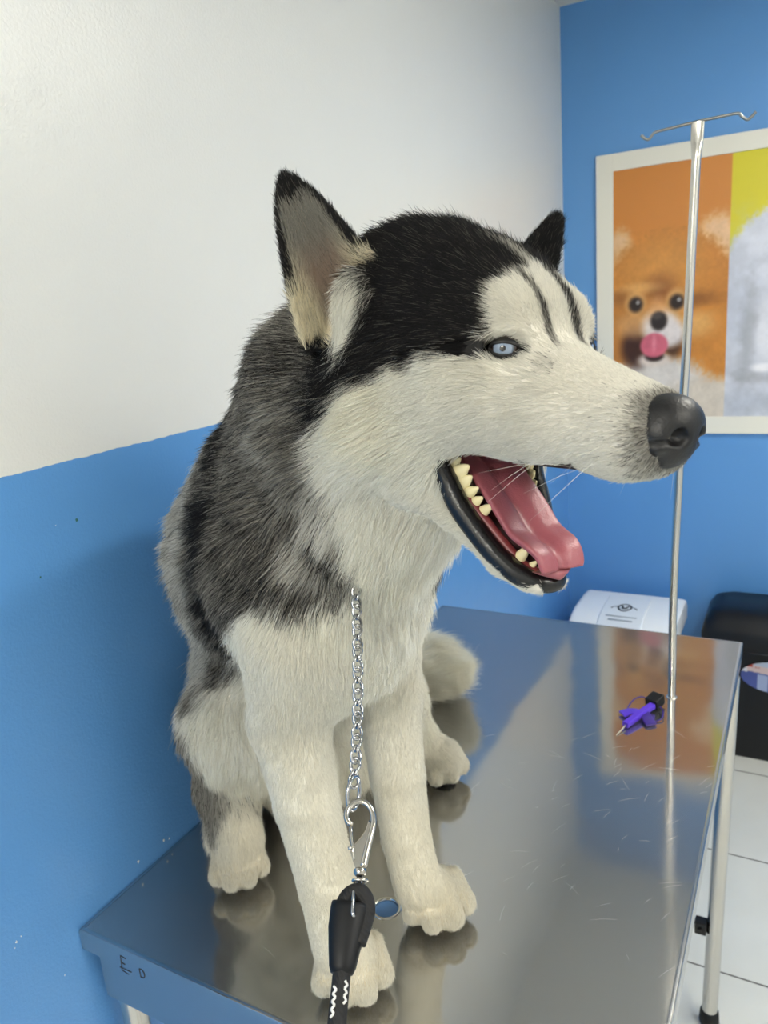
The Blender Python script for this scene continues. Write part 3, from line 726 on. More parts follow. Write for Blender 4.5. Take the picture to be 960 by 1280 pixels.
def paw(c, fwd, sc=1.0, heel=True):
    c = np.asarray(c, float); f = nrm(np.append(fwd, 0)); l = np.array([-f[1], f[0], 0]); u = np.array([0, 0, 1.])
    Rm = np.stack([f, l, u], 1)
    ell(c + f * .004 * sc + u * .004, np.array([.031, .028, .0225]) * sc, k=.012, Rm=Rm, flow=f - u * .3, lift=.4, ln=.0065, tag='paw')
    for ly, lx, r in ((-.0280, .014, .0122), (-.0102, .029, .0134), (.0102, .029, .0134), (.0280, .014, .0122)):
        a = c + l * ly * .78 * sc + f * (lx - .022) * sc + u * .007 * sc
        b = c + l * ly * sc + f * (lx + .006) * sc - u * .003 * sc
        b[2] = max(b[2], TZ + r * sc + .001)
        cone(a, b, r * .95 * sc, r * sc, k=.0020, flow=f - u * .4, lift=.45, ln=.0058, tag='paw')
paw((.320, .505, .885), (.56, -.83), .98)
paw((.359, .620, .885), (.60, -.80), .99)
# ---- hind legs
cone((.105, .700, .985), (.110, .615, 1.045), .082, .060, k=.035, flow=(0, -.2, -1), ln=.025, tag='thigh')
cone((.110, .615, 1.045), (.084, .612, .955), .050, .036, k=.025, flow=(0, 0, -1), ln=.016, tag='hind')
cone((.084, .612, .955), (.120, .582, .905), .032, .026, k=.02, flow=(.2, -.2, -1), ln=.012, tag='hind')
cone((.035, .665, .92), (.09, .60, .895), .030, .027, k=.02, flow=(0, 0, -1), ln=.02, tag='hind')
paw((.121, .574, .885), (.66, -.75), .87)
cone((.155, .800, .985), (.205, .815, .99), .078, .046, k=.035, flow=(0, 0, -1), ln=.014, tag='thigh')
cone((.205, .815, .99), (.225, .838, .93), .044, .031, k=.025, flow=(0, 0, -1), ln=.016, tag='hind')
cone((.220, .850, .90), (.27, .842, .890), .030, .028, k=.02, flow=(1, -.3, -.3), ln=.012, tag='hind')
paw((.256, .852, .886), (.62, -.78), .98)
# ---- tail: rests on the table behind the left thigh
tp = spline([(.085, .84, .935), (.075, .92, .905), (.085, 1.00, .900), (.125, 1.055, .903), (.180, 1.052, .915)], 9)
tr = [.035, .034, .034, .036, .038, .040, .040, .036, .022]
for i in range(8):
    cone(tp[i], tp[i + 1], tr[i], tr[i + 1], k=.02, flow=nrm(np.subtract(tp[i + 1], tp[i])) + np.array([0, 0, .15]), ln=.042, lift=.5, tag='tail')

# ---- head
hell((-.070, 0, .026), (.078, .058, .048), k=.02, ln=.014, lift=.35, tag='head')
hell((-.108, 0, .044), (.055, .050, .041), k=.03, flow=(-1, 0, .1), ln=.018, lift=.5, tag='head')
hell((-.015, 0, .014), (.045, .046, .034), k=.02, ln=.008, lift=.3, tag='head')
for s in (-1, 1):
    hell((.006, s * .0235, .015), (.0205, .0155, .018), k=.012, ln=.007, lift=.3, tag='head')
    hell((-.030, s * .044, -.020), (.050, .023, .037), k=.028, flow=(-1, s * .2, -.25), ln=.013, lift=.32, tag='cheek')
    hell((-.085, s * .043, -.030), (.050, .032, .050), k=.03, flow=(-1, s * .5, -.5), ln=.030, lift=.5, tag='cheek')
    hell((-.055, s * .034, -.062), (.035, .022, .030), k=.02, flow=(-1, s * .2, -.6), ln=.018, lift=.35, tag='cheek')
    hell((.050, s * .0165, -.043), (.056, .0170, .0215), k=.012, flow=(-1, s * .2, -.3), ln=.005, lift=.22, tag='muzzle')
    hell((.086, s * .012, -.049), (.019, .015, .017), k=.010, flow=(-1, s * .3, -.4), ln=.004, lift=.22, tag='muzzle')
    hell((.012, s * .028, -.036), (.040, .0195, .021), k=.026, flow=(-1, s * .15, -.2), ln=.008, lift=.28, tag='muzzle')
    # lower jaw
    hcone((-.062, s * .036, -.083), (-.030, s * .030, -.100), .019, .0105, k=.012, flow=(-.8, 0, -.5), ln=.006, lift=.3, tag='jaw')
    hcone((-.030, s * .030, -.100), (.006, s * .019, -.129), .0095, .0075, k=.008, flow=(-.8, 0, -.2), ln=.007, lift=.35, tag='jaw')
    hcone((.006, s * .019, -.129), (.028, s * .009, -.1405), .0070, .0050, k=.008, flow=(-.8, 0, -.1), ln=.0035, lift=.3, tag='jaw')
    # between the branches
    hcone((-.045, s * .010, -.100), (.018, s * .006, -.141), .011, .006, k=.012, flow=(-.8, 0, .5), ln=.007, lift=.3, tag='jaw')
hcone((.012, 0, -.017), (.088, 0, -.0415), .0295, .0225, k=.02, ln=.004, lift=.22, tag='muzzle')
hell((.094, 0, -.042), (.014, .018, .017), k=.008, ln=.003, lift=.2, tag='muzzle')

# ---- ears: cupped shells
def ear(base, tip, opening, w0, L_w, tagname):
    b = h2w(base); t = h2w(tip); ax = t - b; L = np.linalg.norm(ax); ax /= L
    n = hdir(opening); n = nrm(n - ax * (n @ ax)); lat = np.cross(ax, n)
    w0 *= HSC
    def f(P):
        q = P - b; s = (q @ ax) / L; u = q @ lat; v = q @ n
        sc = np.clip(s, 0, 1)
        w = w0 * np.sqrt(np.clip(1 - sc ** L_w, 1e-4, 1)) * (1 - .54 * sc)
        cup = (.55 * (u * u) / w0 - .018 * (1 - sc) ** 1.5 )
        dv = np.abs(v - cup) - (.0042 - .001 * sc)
        du = np.abs(u) - w
        ds = np.maximum(-s, s - 1) * L
        a = np.maximum(np.maximum(dv, du), ds)
        return a * .8
    pad = np.full(3, w0 + .01)
    PR.append((f, np.minimum(b, t) - pad, np.maximum(b, t) + pad, .008, ax, .007, .35, tagname, False))
    return b, t, ax, n, lat, L, w0
EAR_R = ear((-.092, -.063, .014), (-.147, -.084, .118), (.80, -.60, .15), .0365, 3.6, 'ear_r')
EAR_L = ear((-.078, .052, .022), (-.064, .091, .095), (.12, .98, -.15), .036, 4.0, 'ear_l')

for s in (-1, 1):   # pale tuft at the front foot of each ear
    hell((-.086, s * .064, .026), (.016, .011, .026), k=.012, flow=(.25, s * .5, -.5), ln=.014, lift=.55, tag='cheek')
# ---- eye sockets
for s in (-1, 1):
    hell((.0175, s * .0325, .0005), (.0115, .0125, .0080), k=.004, rot=_rm(math.radians(-50 * -s), 0, 0), tag='eye', sub=True)
# ---- mouth cavity (subtracted)
hell((.0, 0, -.088), (.052, .024, .030), k=.006, rot=_rm(0, math.radians(28), 0), tag='mouth', sub=True)

hell((-.014, 0, -.072), (.022, .047, .015), k=.006, rot=_rm(0, math.radians(30), 0), tag='mouth', sub=True)

# ---- evaluate on a grid
def smin(a, b, k):
    h = np.clip(.5 + .5 * (b - a) / k, 0, 1)
    return b + (a - b) * h - k * h * (1 - h)
def sdf_grid(prims, lo, hi, VX):
    lo = np.asarray(lo, float); N = np.ceil((np.asarray(hi) - lo) / VX).astype(int)
    D = np.full(N, .06, np.float32)
    for pr in prims:
        f, l, h, k = pr[0], pr[1], pr[2], pr[3]
        m = k + 4 * VX
        i0 = np.clip(np.floor((l - m - lo) / VX).astype(int), 0, N - 1); i1 = np.clip(np.ceil((h + m - lo) / VX).astype(int) + 1, 1, N)
        ax = [lo[i] + VX * np.arange(i0[i], i1[i]) for i in range(3)]
        d = f(np.stack(np.meshgrid(*ax, indexing='ij'), -1))
        sl = tuple(slice(i0[i], i1[i]) for i in range(3))
        D[sl] = -smin(-D[sl], d, k) if pr[8] else smin(D[sl], d, k)
    return D

def surface_nets(D, lo, h):
    S = D < 0
    n = np.array(D.shape) - 1
    c = np.zeros(n, np.int8)
    for dx in (0, 1):
        for dy in (0, 1):
            for dz in (0, 1):
                c += S[dx:dx + n[0], dy:dy + n[1], dz:dz + n[2]]
    act = (c > 0) & (c < 8)
    idx = -np.ones(n, np.int64); cells = np.argwhere(act); idx[act] = np.arange(len(cells))
    acc = np.zeros((len(cells), 3)); cnt = np.zeros(len(cells))
    cor = [(x, y, z) for x in (0, 1) for y in (0, 1) for z in (0, 1)]
    for a in cor:
        for ax in range(3):
            if a[ax] == 0:
                b = list(a); b[ax] = 1
                va = D[cells[:, 0] + a[0], cells[:, 1] + a[1], cells[:, 2] + a[2]].astype(float)
                vb = D[cells[:, 0] + b[0], cells[:, 1] + b[1], cells[:, 2] + b[2]].astype(float)
                m = (va < 0) != (vb < 0)
                t = np.where(m, va / np.where(m, va - vb, 1), 0)
                p = np.tile(np.array(a, float), (len(cells), 1)); p[:, ax] = t
                acc[m] += p[m]; cnt[m] += 1
    V = lo + h * (cells + acc / cnt[:, None])
    Q = []
    for ax in range(3):
        b1, b2 = (ax + 1) % 3, (ax + 2) % 3
        s0 = [slice(None)] * 3; s1 = [slice(None)] * 3; s0[ax] = slice(0, -1); s1[ax] = slice(1, None)
        ch = S[tuple(s0)] != S[tuple(s1)]
        e = np.argwhere(ch)
        e = e[(e[:, b1] > 0) & (e[:, b2] > 0) & (e[:, b1] < n[b1]) & (e[:, b2] < n[b2])]
        ins = S[e[:, 0], e[:, 1], e[:, 2]]
        def at(o1, o2):
            q = e.copy(); q[:, b1] += o1; q[:, b2] += o2
            return idx[q[:, 0], q[:, 1], q[:, 2]]
        q = np.stack([at(-1, -1), at(0, -1), at(0, 0), at(-1, 0)], 1)
        q[~ins] = q[~ins][:, ::-1]
        Q.append(q)
    return V, np.concatenate(Q)
def biggest_piece(V, Q):
    Q = Q[(Q >= 0).all(1)]
    lab = np.arange(len(V))
    for _ in range(400):
        m = lab[Q].min(1); new = lab.copy()
        for k in range(4): np.minimum.at(new, Q[:, k], m)
        new = new[new]
        if (new == lab).all(): break
        lab = new
    u, ct = np.unique(lab, return_counts=True)
    keep = lab == u[ct.argmax()]
    remap = np.cumsum(keep) - 1
    return V[keep], remap[Q[keep[Q[:, 0]]]]
# light smoothing
def vsmooth(V, Q, it, w=.5):
    E = np.concatenate([Q[:, [0, 1]], Q[:, [1, 2]], Q[:, [2, 3]], Q[:, [3, 0]]])
    deg = np.bincount(E.ravel(), minlength=len(V)).astype(float)
    for _ in range(it):
        s = np.zeros_like(V)
        for a in range(3):
            s[:, a] = np.bincount(E[:, 0], V[E[:, 1], a], len(V)) + np.bincount(E[:, 1], V[E[:, 0], a], len(V))
        V = V + w * (s / deg[:, None] - V)
    return V
def mesh_obj(name, V, Q, m, parent):
    me = bpy.data.meshes.new(name)
    me.from_pydata(np.asarray(V).tolist(), [], [tuple(int(i) for i in q) for q in Q]); me.update()
    for p in me.polygons: p.use_smooth = True
    if m is not None: me.materials.append(m)
    o = bpy.data.objects.new(name, me); link(o, parent)
    o.matrix_parent_inverse = Matrix.Translation(parent.location).inverted()
    return o
VX = .003; GLO = np.array([-.02, .38, .845]); GHI = np.array([.70, 1.16, 1.66])
BODY_PR = list(PR)
D = sdf_grid(BODY_PR, GLO, GHI, VX)
D[:, :, :int(round((TZ + .0015 - GLO[2]) / VX)) + 1] = .01
DV, DQ = biggest_piece(*surface_nets(D, GLO, VX))
DV = vsmooth(DV, DQ, 3); DV[:, 0] = np.maximum(DV[:, 0], .004)
DV[:, 2] = np.maximum(DV[:, 2], TZ + .001)
dog = empty('husky_dog', (.2, .68, TZ))
body = mesh_obj('body', DV, DQ, None, dog)
me = body.data
# ------------------------------------------------------------------ coat colours (albedo by anatomy, not by light)
_perm = np.random.default_rng(3).permutation(512)
_grad = np.random.default_rng(4).uniform(-1, 1, 512)
def vnoise(P, sc, off=0):
    q = np.asarray(P) / sc + off + 100.0
    i = np.floor(q).astype(int); f = q - i; f = f * f * (3 - 2 * f)
    def g(a, b, c): return _grad[_perm[(_perm[(_perm[(i[..., 0] + a) & 511] + i[..., 1] + b) & 511] + i[..., 2] + c) & 511]]
    r = 0
    for a in (0, 1):
        for b in (0, 1):
            for c in (0, 1):
                w = (f[..., 0] if a else 1 - f[..., 0]) * (f[..., 1] if b else 1 - f[..., 1]) * (f[..., 2] if c else 1 - f[..., 2])
                r = r + w * g(a, b, c)
    return r
def sstep(a, b, x):
    t = np.clip((x - a) / (b - a), 0, 1); return t * t * (3 - 2 * t)
def ramp(x, xs, ys): return np.interp(x, xs, ys)
def bump(d, r, soft=.4): return 1 - sstep(r * (1 - soft), r * (1 + soft), d)
BODY0 = np.array([.20, .665, 1.1])
def bodyco(P):
    q = P - BODY0
    return q @ HEADING, np.abs(q @ LEFT), P[..., 2]
C_WHITE = np.array(rgb(241, 239, 231)[:3]); C_CREAM = np.array(rgb(232, 223, 197)[:3])
C_BLACK = np.array(rgb(30, 29, 30)[:3]); C_DARK = np.array(rgb(62, 60, 58)[:3])
C_GREY = np.array(rgb(128, 124, 117)[:3]); C_PALE = np.array(rgb(186, 182, 172)[:3])
C_MOUTH = np.array(rgb(70, 28, 30)[:3]); C_LIP = np.array(rgb(20, 19, 20)[:3])
EYE_C = np.array([.0195, .0275, .001])

def coat(P, jit=0.0):
    """-> (dark amount 0 white..1 black, greyness pattern, cream, special masks) for points on the dog"""
    H = w2h(P); x, y, z = H[..., 0], np.abs(H[..., 1]), H[..., 2]
    n1 = vnoise(P, .012); n2 = vnoise(P, .005, 7); n3 = vnoise(P, .03, 3)
    wob = .004 * n1 + .002 * n2 + jit
    # --- head
    zlow = ramp(x, [-.16, -.117, -.094, -.076, -.046, -.02, 0, .010, .03], [-.085, -.050, -.034, -.020, -.011, -.006, .000, .003, .012])
    cap = sstep(-.006, .006, z - zlow + wob)
    front = ramp(z, [-.01, .01, .021, .033, .044, .06, .08], [.015, .017, .019, .011, .0105, .003, -.015])
    cap = cap * (1 - sstep(-.002, .004, x - front + wob * .8))
    brow = np.sqrt(((x - .022) / .022) ** 2 + ((y - .027) / .0145) ** 2 + ((z - .019) / .0225) ** 2)
    cap = cap * sstep(.80, 1.15, brow + 25 * wob)
    sgn = H[..., 1] > 0
    stripe = bump(np.abs(y - .0105 - .08 * np.clip(z - .02, 0, 1)), np.where(sgn, .0036, .0022), .7) * np.where(sgn, 1, .72) * sstep(-.006, .012, z) * (1 - sstep(.040, .060, z)) * sstep(-.02, .0, x)
    mid = bump(y, .0045, .6) * sstep(.045, .03, z - .03) * sstep(-.05, -.01, x)
    dark = np.maximum(cap * (1 - .65 * mid), stripe * .85)
    smudge = bump(np.sqrt((x - .043) ** 2 + (y - .022) ** 2 + (z + .010) ** 2), .010, .8)
    dark = np.maximum(dark, .22 * smudge)
    dark = np.maximum(dark, np.maximum(.16 * sstep(.060, .105, x) * (.8 + .5 * n2), .40 * sstep(.092, .108, x + .10 * (z + .04) + .8 * wob)))
    # black eye rim, drawn out to the rear corner
    ex, ez = x - .0180, z - .0004
    rim = np.sqrt((ex / np.where(ex < 0, .0165, .0125)) ** 2 + ((ez + .10 * ex) / (.0052 * np.clip(1 + 14 * np.minimum(ex, 0), .45, 1))) ** 2)
    rim = (rim < 1.12 + 25 * jit) & (y > .018) & (x > .0) & (x < .04)
    eart = np.sqrt(((x + .088) / 1.05) ** 2 + (y - .070) ** 2 + ((z - .026) / 1.5) ** 2)
    dark = dark * sstep(.015, .022, eart + wob)
    # --- ears: black rim and back, pale cup
    headw = sstep(-.138, -.100, x + .25 * np.maximum(z, 0)) * sstep(-.155, -.10, z)
    # --- body
    s, l, zz = bodyco(P)
    zb = ramp(s, [-.3, -.06, -.03, .04, .10, .15, .19, .222, .240, .256, .268, .285, .32], [1.02, 1.07, 1.10, 1.165, 1.215, 1.257, 1.282, 1.286, 1.296, 1.33, 1.39, 1.44, 1.50])
    g = sstep(-.014, .012, zz - zb + 2.2 * wob + .006 * n3)
    tone = .55 + .20 * n3 + .12 * n1
    tone = tone + .42 * bump(np.abs(s - .085 - .15 * (zz - 1.30)), .022, .7) * sstep(1.16, 1.24, zz)
    tone = tone - .34 * sstep(.07, .02, s) * sstep(.02, .08, l)
    tone = tone + .35 * bump(np.sqrt((s - .20) ** 2 + (zz - 1.302) ** 2), .032, .7)
    tone = tone + .22 * bump(np.abs(zz - zb - .012), .018, .9) * sstep(.12, .04, s)
    tone = tone + .30 * sstep(.05, .0, l) * sstep(1.1, 1.2, zz)            # dorsal line
    tone = tone - .10 * bump(np.sqrt((s - .19) ** 2 + (zz - 1.40) ** 2), .05, .9)
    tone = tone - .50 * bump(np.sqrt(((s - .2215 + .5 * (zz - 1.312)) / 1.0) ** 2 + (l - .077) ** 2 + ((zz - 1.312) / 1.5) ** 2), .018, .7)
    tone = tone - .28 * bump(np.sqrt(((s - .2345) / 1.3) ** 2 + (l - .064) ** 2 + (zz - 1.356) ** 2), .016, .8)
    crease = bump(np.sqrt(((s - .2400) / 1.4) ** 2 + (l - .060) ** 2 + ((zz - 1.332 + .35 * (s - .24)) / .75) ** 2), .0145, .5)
    g = g * (1 - sstep(.0, .03, (P - BODY0) @ LEFT) * sstep(1.10, 1.06, zz))
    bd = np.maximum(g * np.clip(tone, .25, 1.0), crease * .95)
    hindg = ((P - BODY0) @ LEFT < 0) * sstep(-.005, -.035, s) * sstep(1.09, 1.06, zz) * sstep(.06, .11, l) * sstep(.885, .92, zz)
    bd = np.maximum(bd, .38 * hindg)
    tail = sstep(.93, 1.00, P[..., 1]); bd = bd * (1 - tail)
    dark = dark * headw + bd * (1 - headw)
    cream = .18 + .5 * bump(np.sqrt((x + .065) ** 2 + (y - .070) ** 2 + (z + .030) ** 2), .03, .9) + .35 * sstep(1.12, .92, zz) + .15 * n3
    return np.clip(dark, 0, 1), np.clip(cream, 0, 1), rim

def ear_masks(P):
    """rim (black), cup (pale), which ear"""
    r = np.zeros(P.shape[:-1]); c = np.zeros(P.shape[:-1]); inside = np.zeros(P.shape[:-1])
    for (b, t, ax, n, lat, L, w0) in (EAR_R, EAR_L):
        q = P - b; sx = (q @ ax) / L; u = np.abs(q @ lat); v = q @ n
        sc_ = np.clip(sx, 0, 1); w = w0 * np.sqrt(np.clip(1 - sc_ ** 3, 1e-4, 1)) * (1 - .52 * sc_)
        cup = (.55 * (q @ lat) ** 2 / w0 - .018 * (1 - sc_) ** 1.5)
        m = (sx > .02) & (sx < 1.15) & (u < w + .004) & (np.abs(v - cup) < .009)
        front = sstep(-.002, .002, v - cup)
        edge = sstep(.66, .84, u / (w + 1e-6)) * sstep(.22, .48, sc_)
        tipm = sstep(.74, .86, sc_)
        rim = np.maximum(np.maximum(edge, tipm), 1 - front)
        if lat @ HEAD_R[:, 1] * n @ HEAD_R[:, 0] != 0 and w0 < .0388: rim = np.maximum(rim, sstep(-.5, .1, -(q @ lat) * np.sign(lat @ HEAD_R[:, 1]) / (w + 1e-6)))
        inside = np.where(m, 1, inside); r = np.where(m, rim, r)
        c = np.where(m, front * bump(np.sqrt((u / .017) ** 2 + ((sc_ - .38) / .34) ** 2), 1.0, .5), c)
    return inside, r, c

def mouth_mask(P, N):
    H = w2h(P); nz = N @ (HEAD_R[:, 2]); ny = np.abs(N @ HEAD_R[:, 1])
    x, y, z = H[..., 0], np.abs(H[..., 1]), H[..., 2]
    under = (z < -.056) & (x > -.03) & (x < .070) & (nz < -.55) & (y < .027) & (z > -.085)
    cavity = (((x - .0) / .058) ** 2 + (y / .030) ** 2 + ((z + .088 + .55 * x) / .036) ** 2) < 1.0
    corner = (((x + .014) / .026) ** 2 + (y / .050) ** 2 + ((z + .072 + .5 * (x + .014)) / .0165) ** 2) < 1.0
    cavity = cavity | corner
    top_jaw = (z < -.085) & (nz > .35) & (x > -.04) & (y < .03)
    return under | cavity & ((y < .029) | corner) | top_jaw

def albedo(P, N):
    d, cr, rim = coat(P)
    base = C_WHITE * (1 - cr[:, None] * .5) + C_CREAM * cr[:, None] * .5
    c = base * (1 - sstep(0, .45, d))[:, None] + C_GREY * sstep(0, .45, d)[:, None]
    k = sstep(.45, 1, d)[:, None]; c = c * (1 - k) + C_BLACK * k
    ins, er, ec = ear_masks(P)
    pink = np.array(rgb(134, 104, 94)[:3])
    ce = C_CREAM * (1 - ec[:, None]) + pink * ec[:, None]; ce = ce * (1 - er[:, None]) + C_BLACK * er[:, None]
    c = np.where(ins[:, None] > 0, ce, c)
    mm = mouth_mask(P, N)
    H = w2h(P)
    c = np.where(mm[:, None], np.where((H[:, 2] > -.082)[:, None] & ((np.abs(H[:, 1]) > .018) | (H[:, 0] < -.02))[:, None], C_LIP, C_MOUTH), c)
    skin = np.array(rgb(206, 199, 189)[:3]); short = sstep(.0, .04, H[:, 0:1]) * (1 - sstep(.15, .4, d))[:, None] * (~mm)[:, None]
    c = c * (1 - .7 * short) + skin * .7 * short
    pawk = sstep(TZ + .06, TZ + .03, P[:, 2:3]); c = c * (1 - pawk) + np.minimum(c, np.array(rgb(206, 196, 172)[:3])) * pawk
    c = np.where(rim[:, None], C_LIP, c)
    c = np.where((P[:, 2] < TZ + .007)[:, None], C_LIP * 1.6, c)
    return c

def vert_normals(V, Q):
    n = np.cross(V[Q[:, 2]] - V[Q[:, 0]], V[Q[:, 3]] - V[Q[:, 1]])
    out = np.zeros_like(V)
    for k in range(4):
        for a in range(3): out[:, a] += np.bincount(Q[:, k], n[:, a], len(V))
    return out / (np.linalg.norm(out, axis=1)[:, None] + 1e-12)
DN = vert_normals(DV, DQ)
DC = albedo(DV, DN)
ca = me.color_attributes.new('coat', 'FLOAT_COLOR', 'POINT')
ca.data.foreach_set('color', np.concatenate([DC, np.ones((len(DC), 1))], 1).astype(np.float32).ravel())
def attr_mat(name, attr, rough, spec=.5):
    m = mat(name, rough=rough, spec=spec); n, l, b = nodes(m)
    a = n.new('ShaderNodeAttribute'); a.attribute_name = attr
    l.new(a.outputs['Color'], b.inputs['Base Color']); return m
me.materials.append(attr_mat('dog_skin', 'coat', .6, .25))

# ------------------------------------------------------------------ fur strands (one Curves object)
VF = np.zeros((len(DV), 3)); VL = np.zeros(len(DV)); VLI = np.zeros(len(DV)); VW = np.zeros(len(DV))
for pr in BODY_PR:
    if pr[8]: continue
    msk = ((DV > pr[1] - .03) & (DV < pr[2] + .03)).all(1)
    if not msk.any(): continue
    d = pr[0](DV[msk]); w = np.exp(-np.maximum(d, 0) / .006)
    VF[msk] += w[:, None] * pr[4]; VL[msk] += w * pr[5]; VLI[msk] += w * pr[6]; VW[msk] += w
VF /= VW[:, None] + 1e-9; VL /= VW + 1e-9; VLI /= VW + 1e-9
def make_fur(name, dens_body, dens_head, seed=5, npts=5):
    rng = np.random.default_rng(seed)
    A, B, Cc, Dd = (DV[DQ[:, k]] for k in range(4))
    area = .5 * np.linalg.norm(np.cross(Cc - A, Dd - B), axis=1)
    cen = (A + B + Cc + Dd) / 4; fn = DN[DQ].mean(1)
    hl = w2h(cen)
    ishead = (hl[:, 0] > -.13) & (hl[:, 2] > -.16) & (np.abs(hl[:, 1]) < .12)
    dens = np.where(ishead, dens_head, dens_body)
    leg = VL[DQ].mean(1) < .016
    dens = np.where(leg & ~ishead, dens * 1.6, dens)
    dens = dens * np.where(cen[:, 0] < .05, .5, 1)
    mm = mouth_mask(cen, fn)
    _, _, rim = coat(cen)
    nose = (hl[:, 0] > .1105)
    eye = np.linalg.norm((np.abs(hl) * np.sign(hl + 1e-9) ** [0, 1, 0] if False else np.stack([hl[:, 0], np.abs(hl[:, 1]), hl[:, 2]], 1)) - np.array([.0195, .034, .0005]), axis=1) < .0078
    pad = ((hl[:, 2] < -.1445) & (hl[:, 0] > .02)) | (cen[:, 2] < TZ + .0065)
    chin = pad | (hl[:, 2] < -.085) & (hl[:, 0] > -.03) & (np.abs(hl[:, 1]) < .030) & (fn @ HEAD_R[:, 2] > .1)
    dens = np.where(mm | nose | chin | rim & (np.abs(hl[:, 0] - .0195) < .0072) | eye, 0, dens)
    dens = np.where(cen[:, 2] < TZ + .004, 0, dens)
    cnt = rng.poisson(area * dens)
    fi = np.repeat(np.arange(len(DQ)), cnt); m = len(fi)
    u, v = rng.random(m), rng.random(m)
    wq = np.stack([(1 - u) * (1 - v), u * (1 - v), u * v, (1 - u) * v], 1)
    def it(X): return (X[DQ[fi]] * (wq[:, :, None] if X.ndim == 2 else wq)).sum(1)
    P, Nn, F, Ln, Li = it(DV), it(DN), it(VF), it(VL), it(VLI)
    Nn /= np.linalg.norm(Nn, axis=1)[:, None]
    ft = F - Nn * (F * Nn).sum(1)[:, None]; ft /= np.linalg.norm(ft, axis=1)[:, None] + 1e-6
    # clumps and strays
    cl = np.stack([vnoise(P, .011, k * 11) for k in range(3)], 1) * .55 + np.stack([vnoise(P, .028, 50 + k * 11) for k in range(3)], 1) * .45
    st = rng.normal(0, .13, (m, 3)) * np.where((w2h(P)[:, 2:3] > .03) & (w2h(P)[:, 0:1] < .0), 1.7, 1.0)
    cl = cl * sstep(.001, .028, Ln)[:, None] * .50
    d, cr, rim = coat(P, rng.normal(0, .0022, m))
    ins, er, ec = ear_masks(P)
    esx = np.clip(((P - EAR_R[0]) @ EAR_R[2]) / EAR_R[5], 0, 1)
    L = Ln * np.clip(rng.normal(1, .22, m), .4, 1.7)
    Hh = w2h(P)
    tuft = ((ins > 0) & (er < .4)).astype(float)
    L = np.where(tuft > 0, L * 1.5, L)
    # the inner edge of the near ear carries a thick pale tuft
    L = L * np.where(P[:, 2] < TZ + .012, .75, 1)
    lift = Li * (1 + .25 * rng.normal(0, 1, m))
    dir0 = Nn * np.clip(lift, .08, .9)[:, None] + ft + (cl * .8 + st)
    dir0 -= Nn * np.minimum((dir0 * Nn).sum(1) - .12, 0)[:, None]
    dir0 /= np.linalg.norm(dir0, axis=1)[:, None]
    dir1 = ft + cl * .9 + st * .6 + Nn * .08 + np.array([0, 0, -.12]) * sstep(.006, .016, Ln)[:, None]
    dir1 /= np.linalg.norm(dir1, axis=1)[:, None]
    t = np.linspace(0, 1, npts)
    pos = P[:, None] - Nn[:, None] * np.minimum(.0008, .07 * L)[:, None, None] + L[:, None, None] * (t[None, :, None] * dir0[:, None] * (1 - .5 * t)[None, :, None] + .5 * t[None, :, None] ** 2 * dir1[:, None])
    pos[..., 2] = np.maximum(pos[..., 2], TZ + .0008)
    pos[..., 0] = np.maximum(pos[..., 0], .001)
    # colour: every strand its own mix
    r = rng.random(m)
    base = C_WHITE * (1 - cr[:, None] * .6) + C_CREAM * cr[:, None] * .6
    vr_ = .24 + .10 * sstep(.009, .016, Ln)[:, None]; base = base * (1.04 - vr_ + vr_ * rng.random((m, 1)) ** .6) * (1 - .08 * sstep(-.01, .045, w2h(P)[:, 0:1])) * (1 - .0 * sstep(.014, .007, Ln)[:, None] * (P[:, 2:3] < 1.2)) * (1 + .13 * sstep(.009, .017, Ln)[:, None])
    base = np.minimum(base * 1.04, .97)
    isd = r < sstep(.05, .95, d) * 1.0
    dk = np.where((rng.random(m) < sstep(.25, 1.0, d))[:, None], C_BLACK * (.6 + .9 * rng.random((m, 1))), C_DARK * (.6 + 1.0 * rng.random((m, 1))))
    lt = C_GREY * (.7 + .7 * rng.random((m, 1))) * (1 - (1 - sstep(.1, .5, d)))[:, None] + base * (1 - sstep(.1, .5, d))[:, None]
    lt = lt * (1 - sstep(.8, .97, d)[:, None] * .85)
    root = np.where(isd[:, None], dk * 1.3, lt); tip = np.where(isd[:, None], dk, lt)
    pale = (d > .25) & (d < .92) & (rng.random(m) < .35)
    root = np.where(pale[:, None], C_PALE * .75, root)
    tip = np.where((pale & (rng.random(m) < .45))[:, None], C_PALE, tip)
    pink = np.array(rgb(140, 112, 102)[:3])
    ce = C_CREAM * (.75 + .3 * rng.random((m, 1))); ce = ce * (1 - .75 * ec[:, None]) + pink * .75 * ec[:, None]
    up_ = sstep(.30, .62, esx)[:, None]; ce = ce * (1 - up_) + C_PALE * .62 * (.8 + .4 * rng.random((m, 1))) * up_
    ce = np.where((rng.random(m) < er)[:, None], C_BLACK, ce)
    e = (ins > 0)[:, None]
    root = np.where(e, ce, root); tip = np.where(e, ce, tip)
    glint = (d > .75) & (rng.random(m) < .06)
    tip = np.where(glint[:, None], C_GREY * .8, tip)
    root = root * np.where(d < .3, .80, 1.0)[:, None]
    rm = rim[:, None]; root = np.where(rm, C_LIP, root); tip = np.where(rm, C_LIP, tip)
    rad = np.where(Hh[:, 0] > -.13, .00014, .00018) * np.where(L < .012, .9, 1.0)
    prof = np.array([1.0, 1.0, .85, .6, .15])[:npts]
    hc = bpy.data.hair_curves.new(name)
    hc.add_curves([npts] * m)
    hc.attributes['position'].data.foreach_set('vector', pos.astype(np.float32).ravel())
    ra = hc.attributes.get('radius') or hc.attributes.new('radius', 'FLOAT', 'POINT')
    ra.data.foreach_set('value', (rad[:, None] * prof[None]).astype(np.float32).ravel())
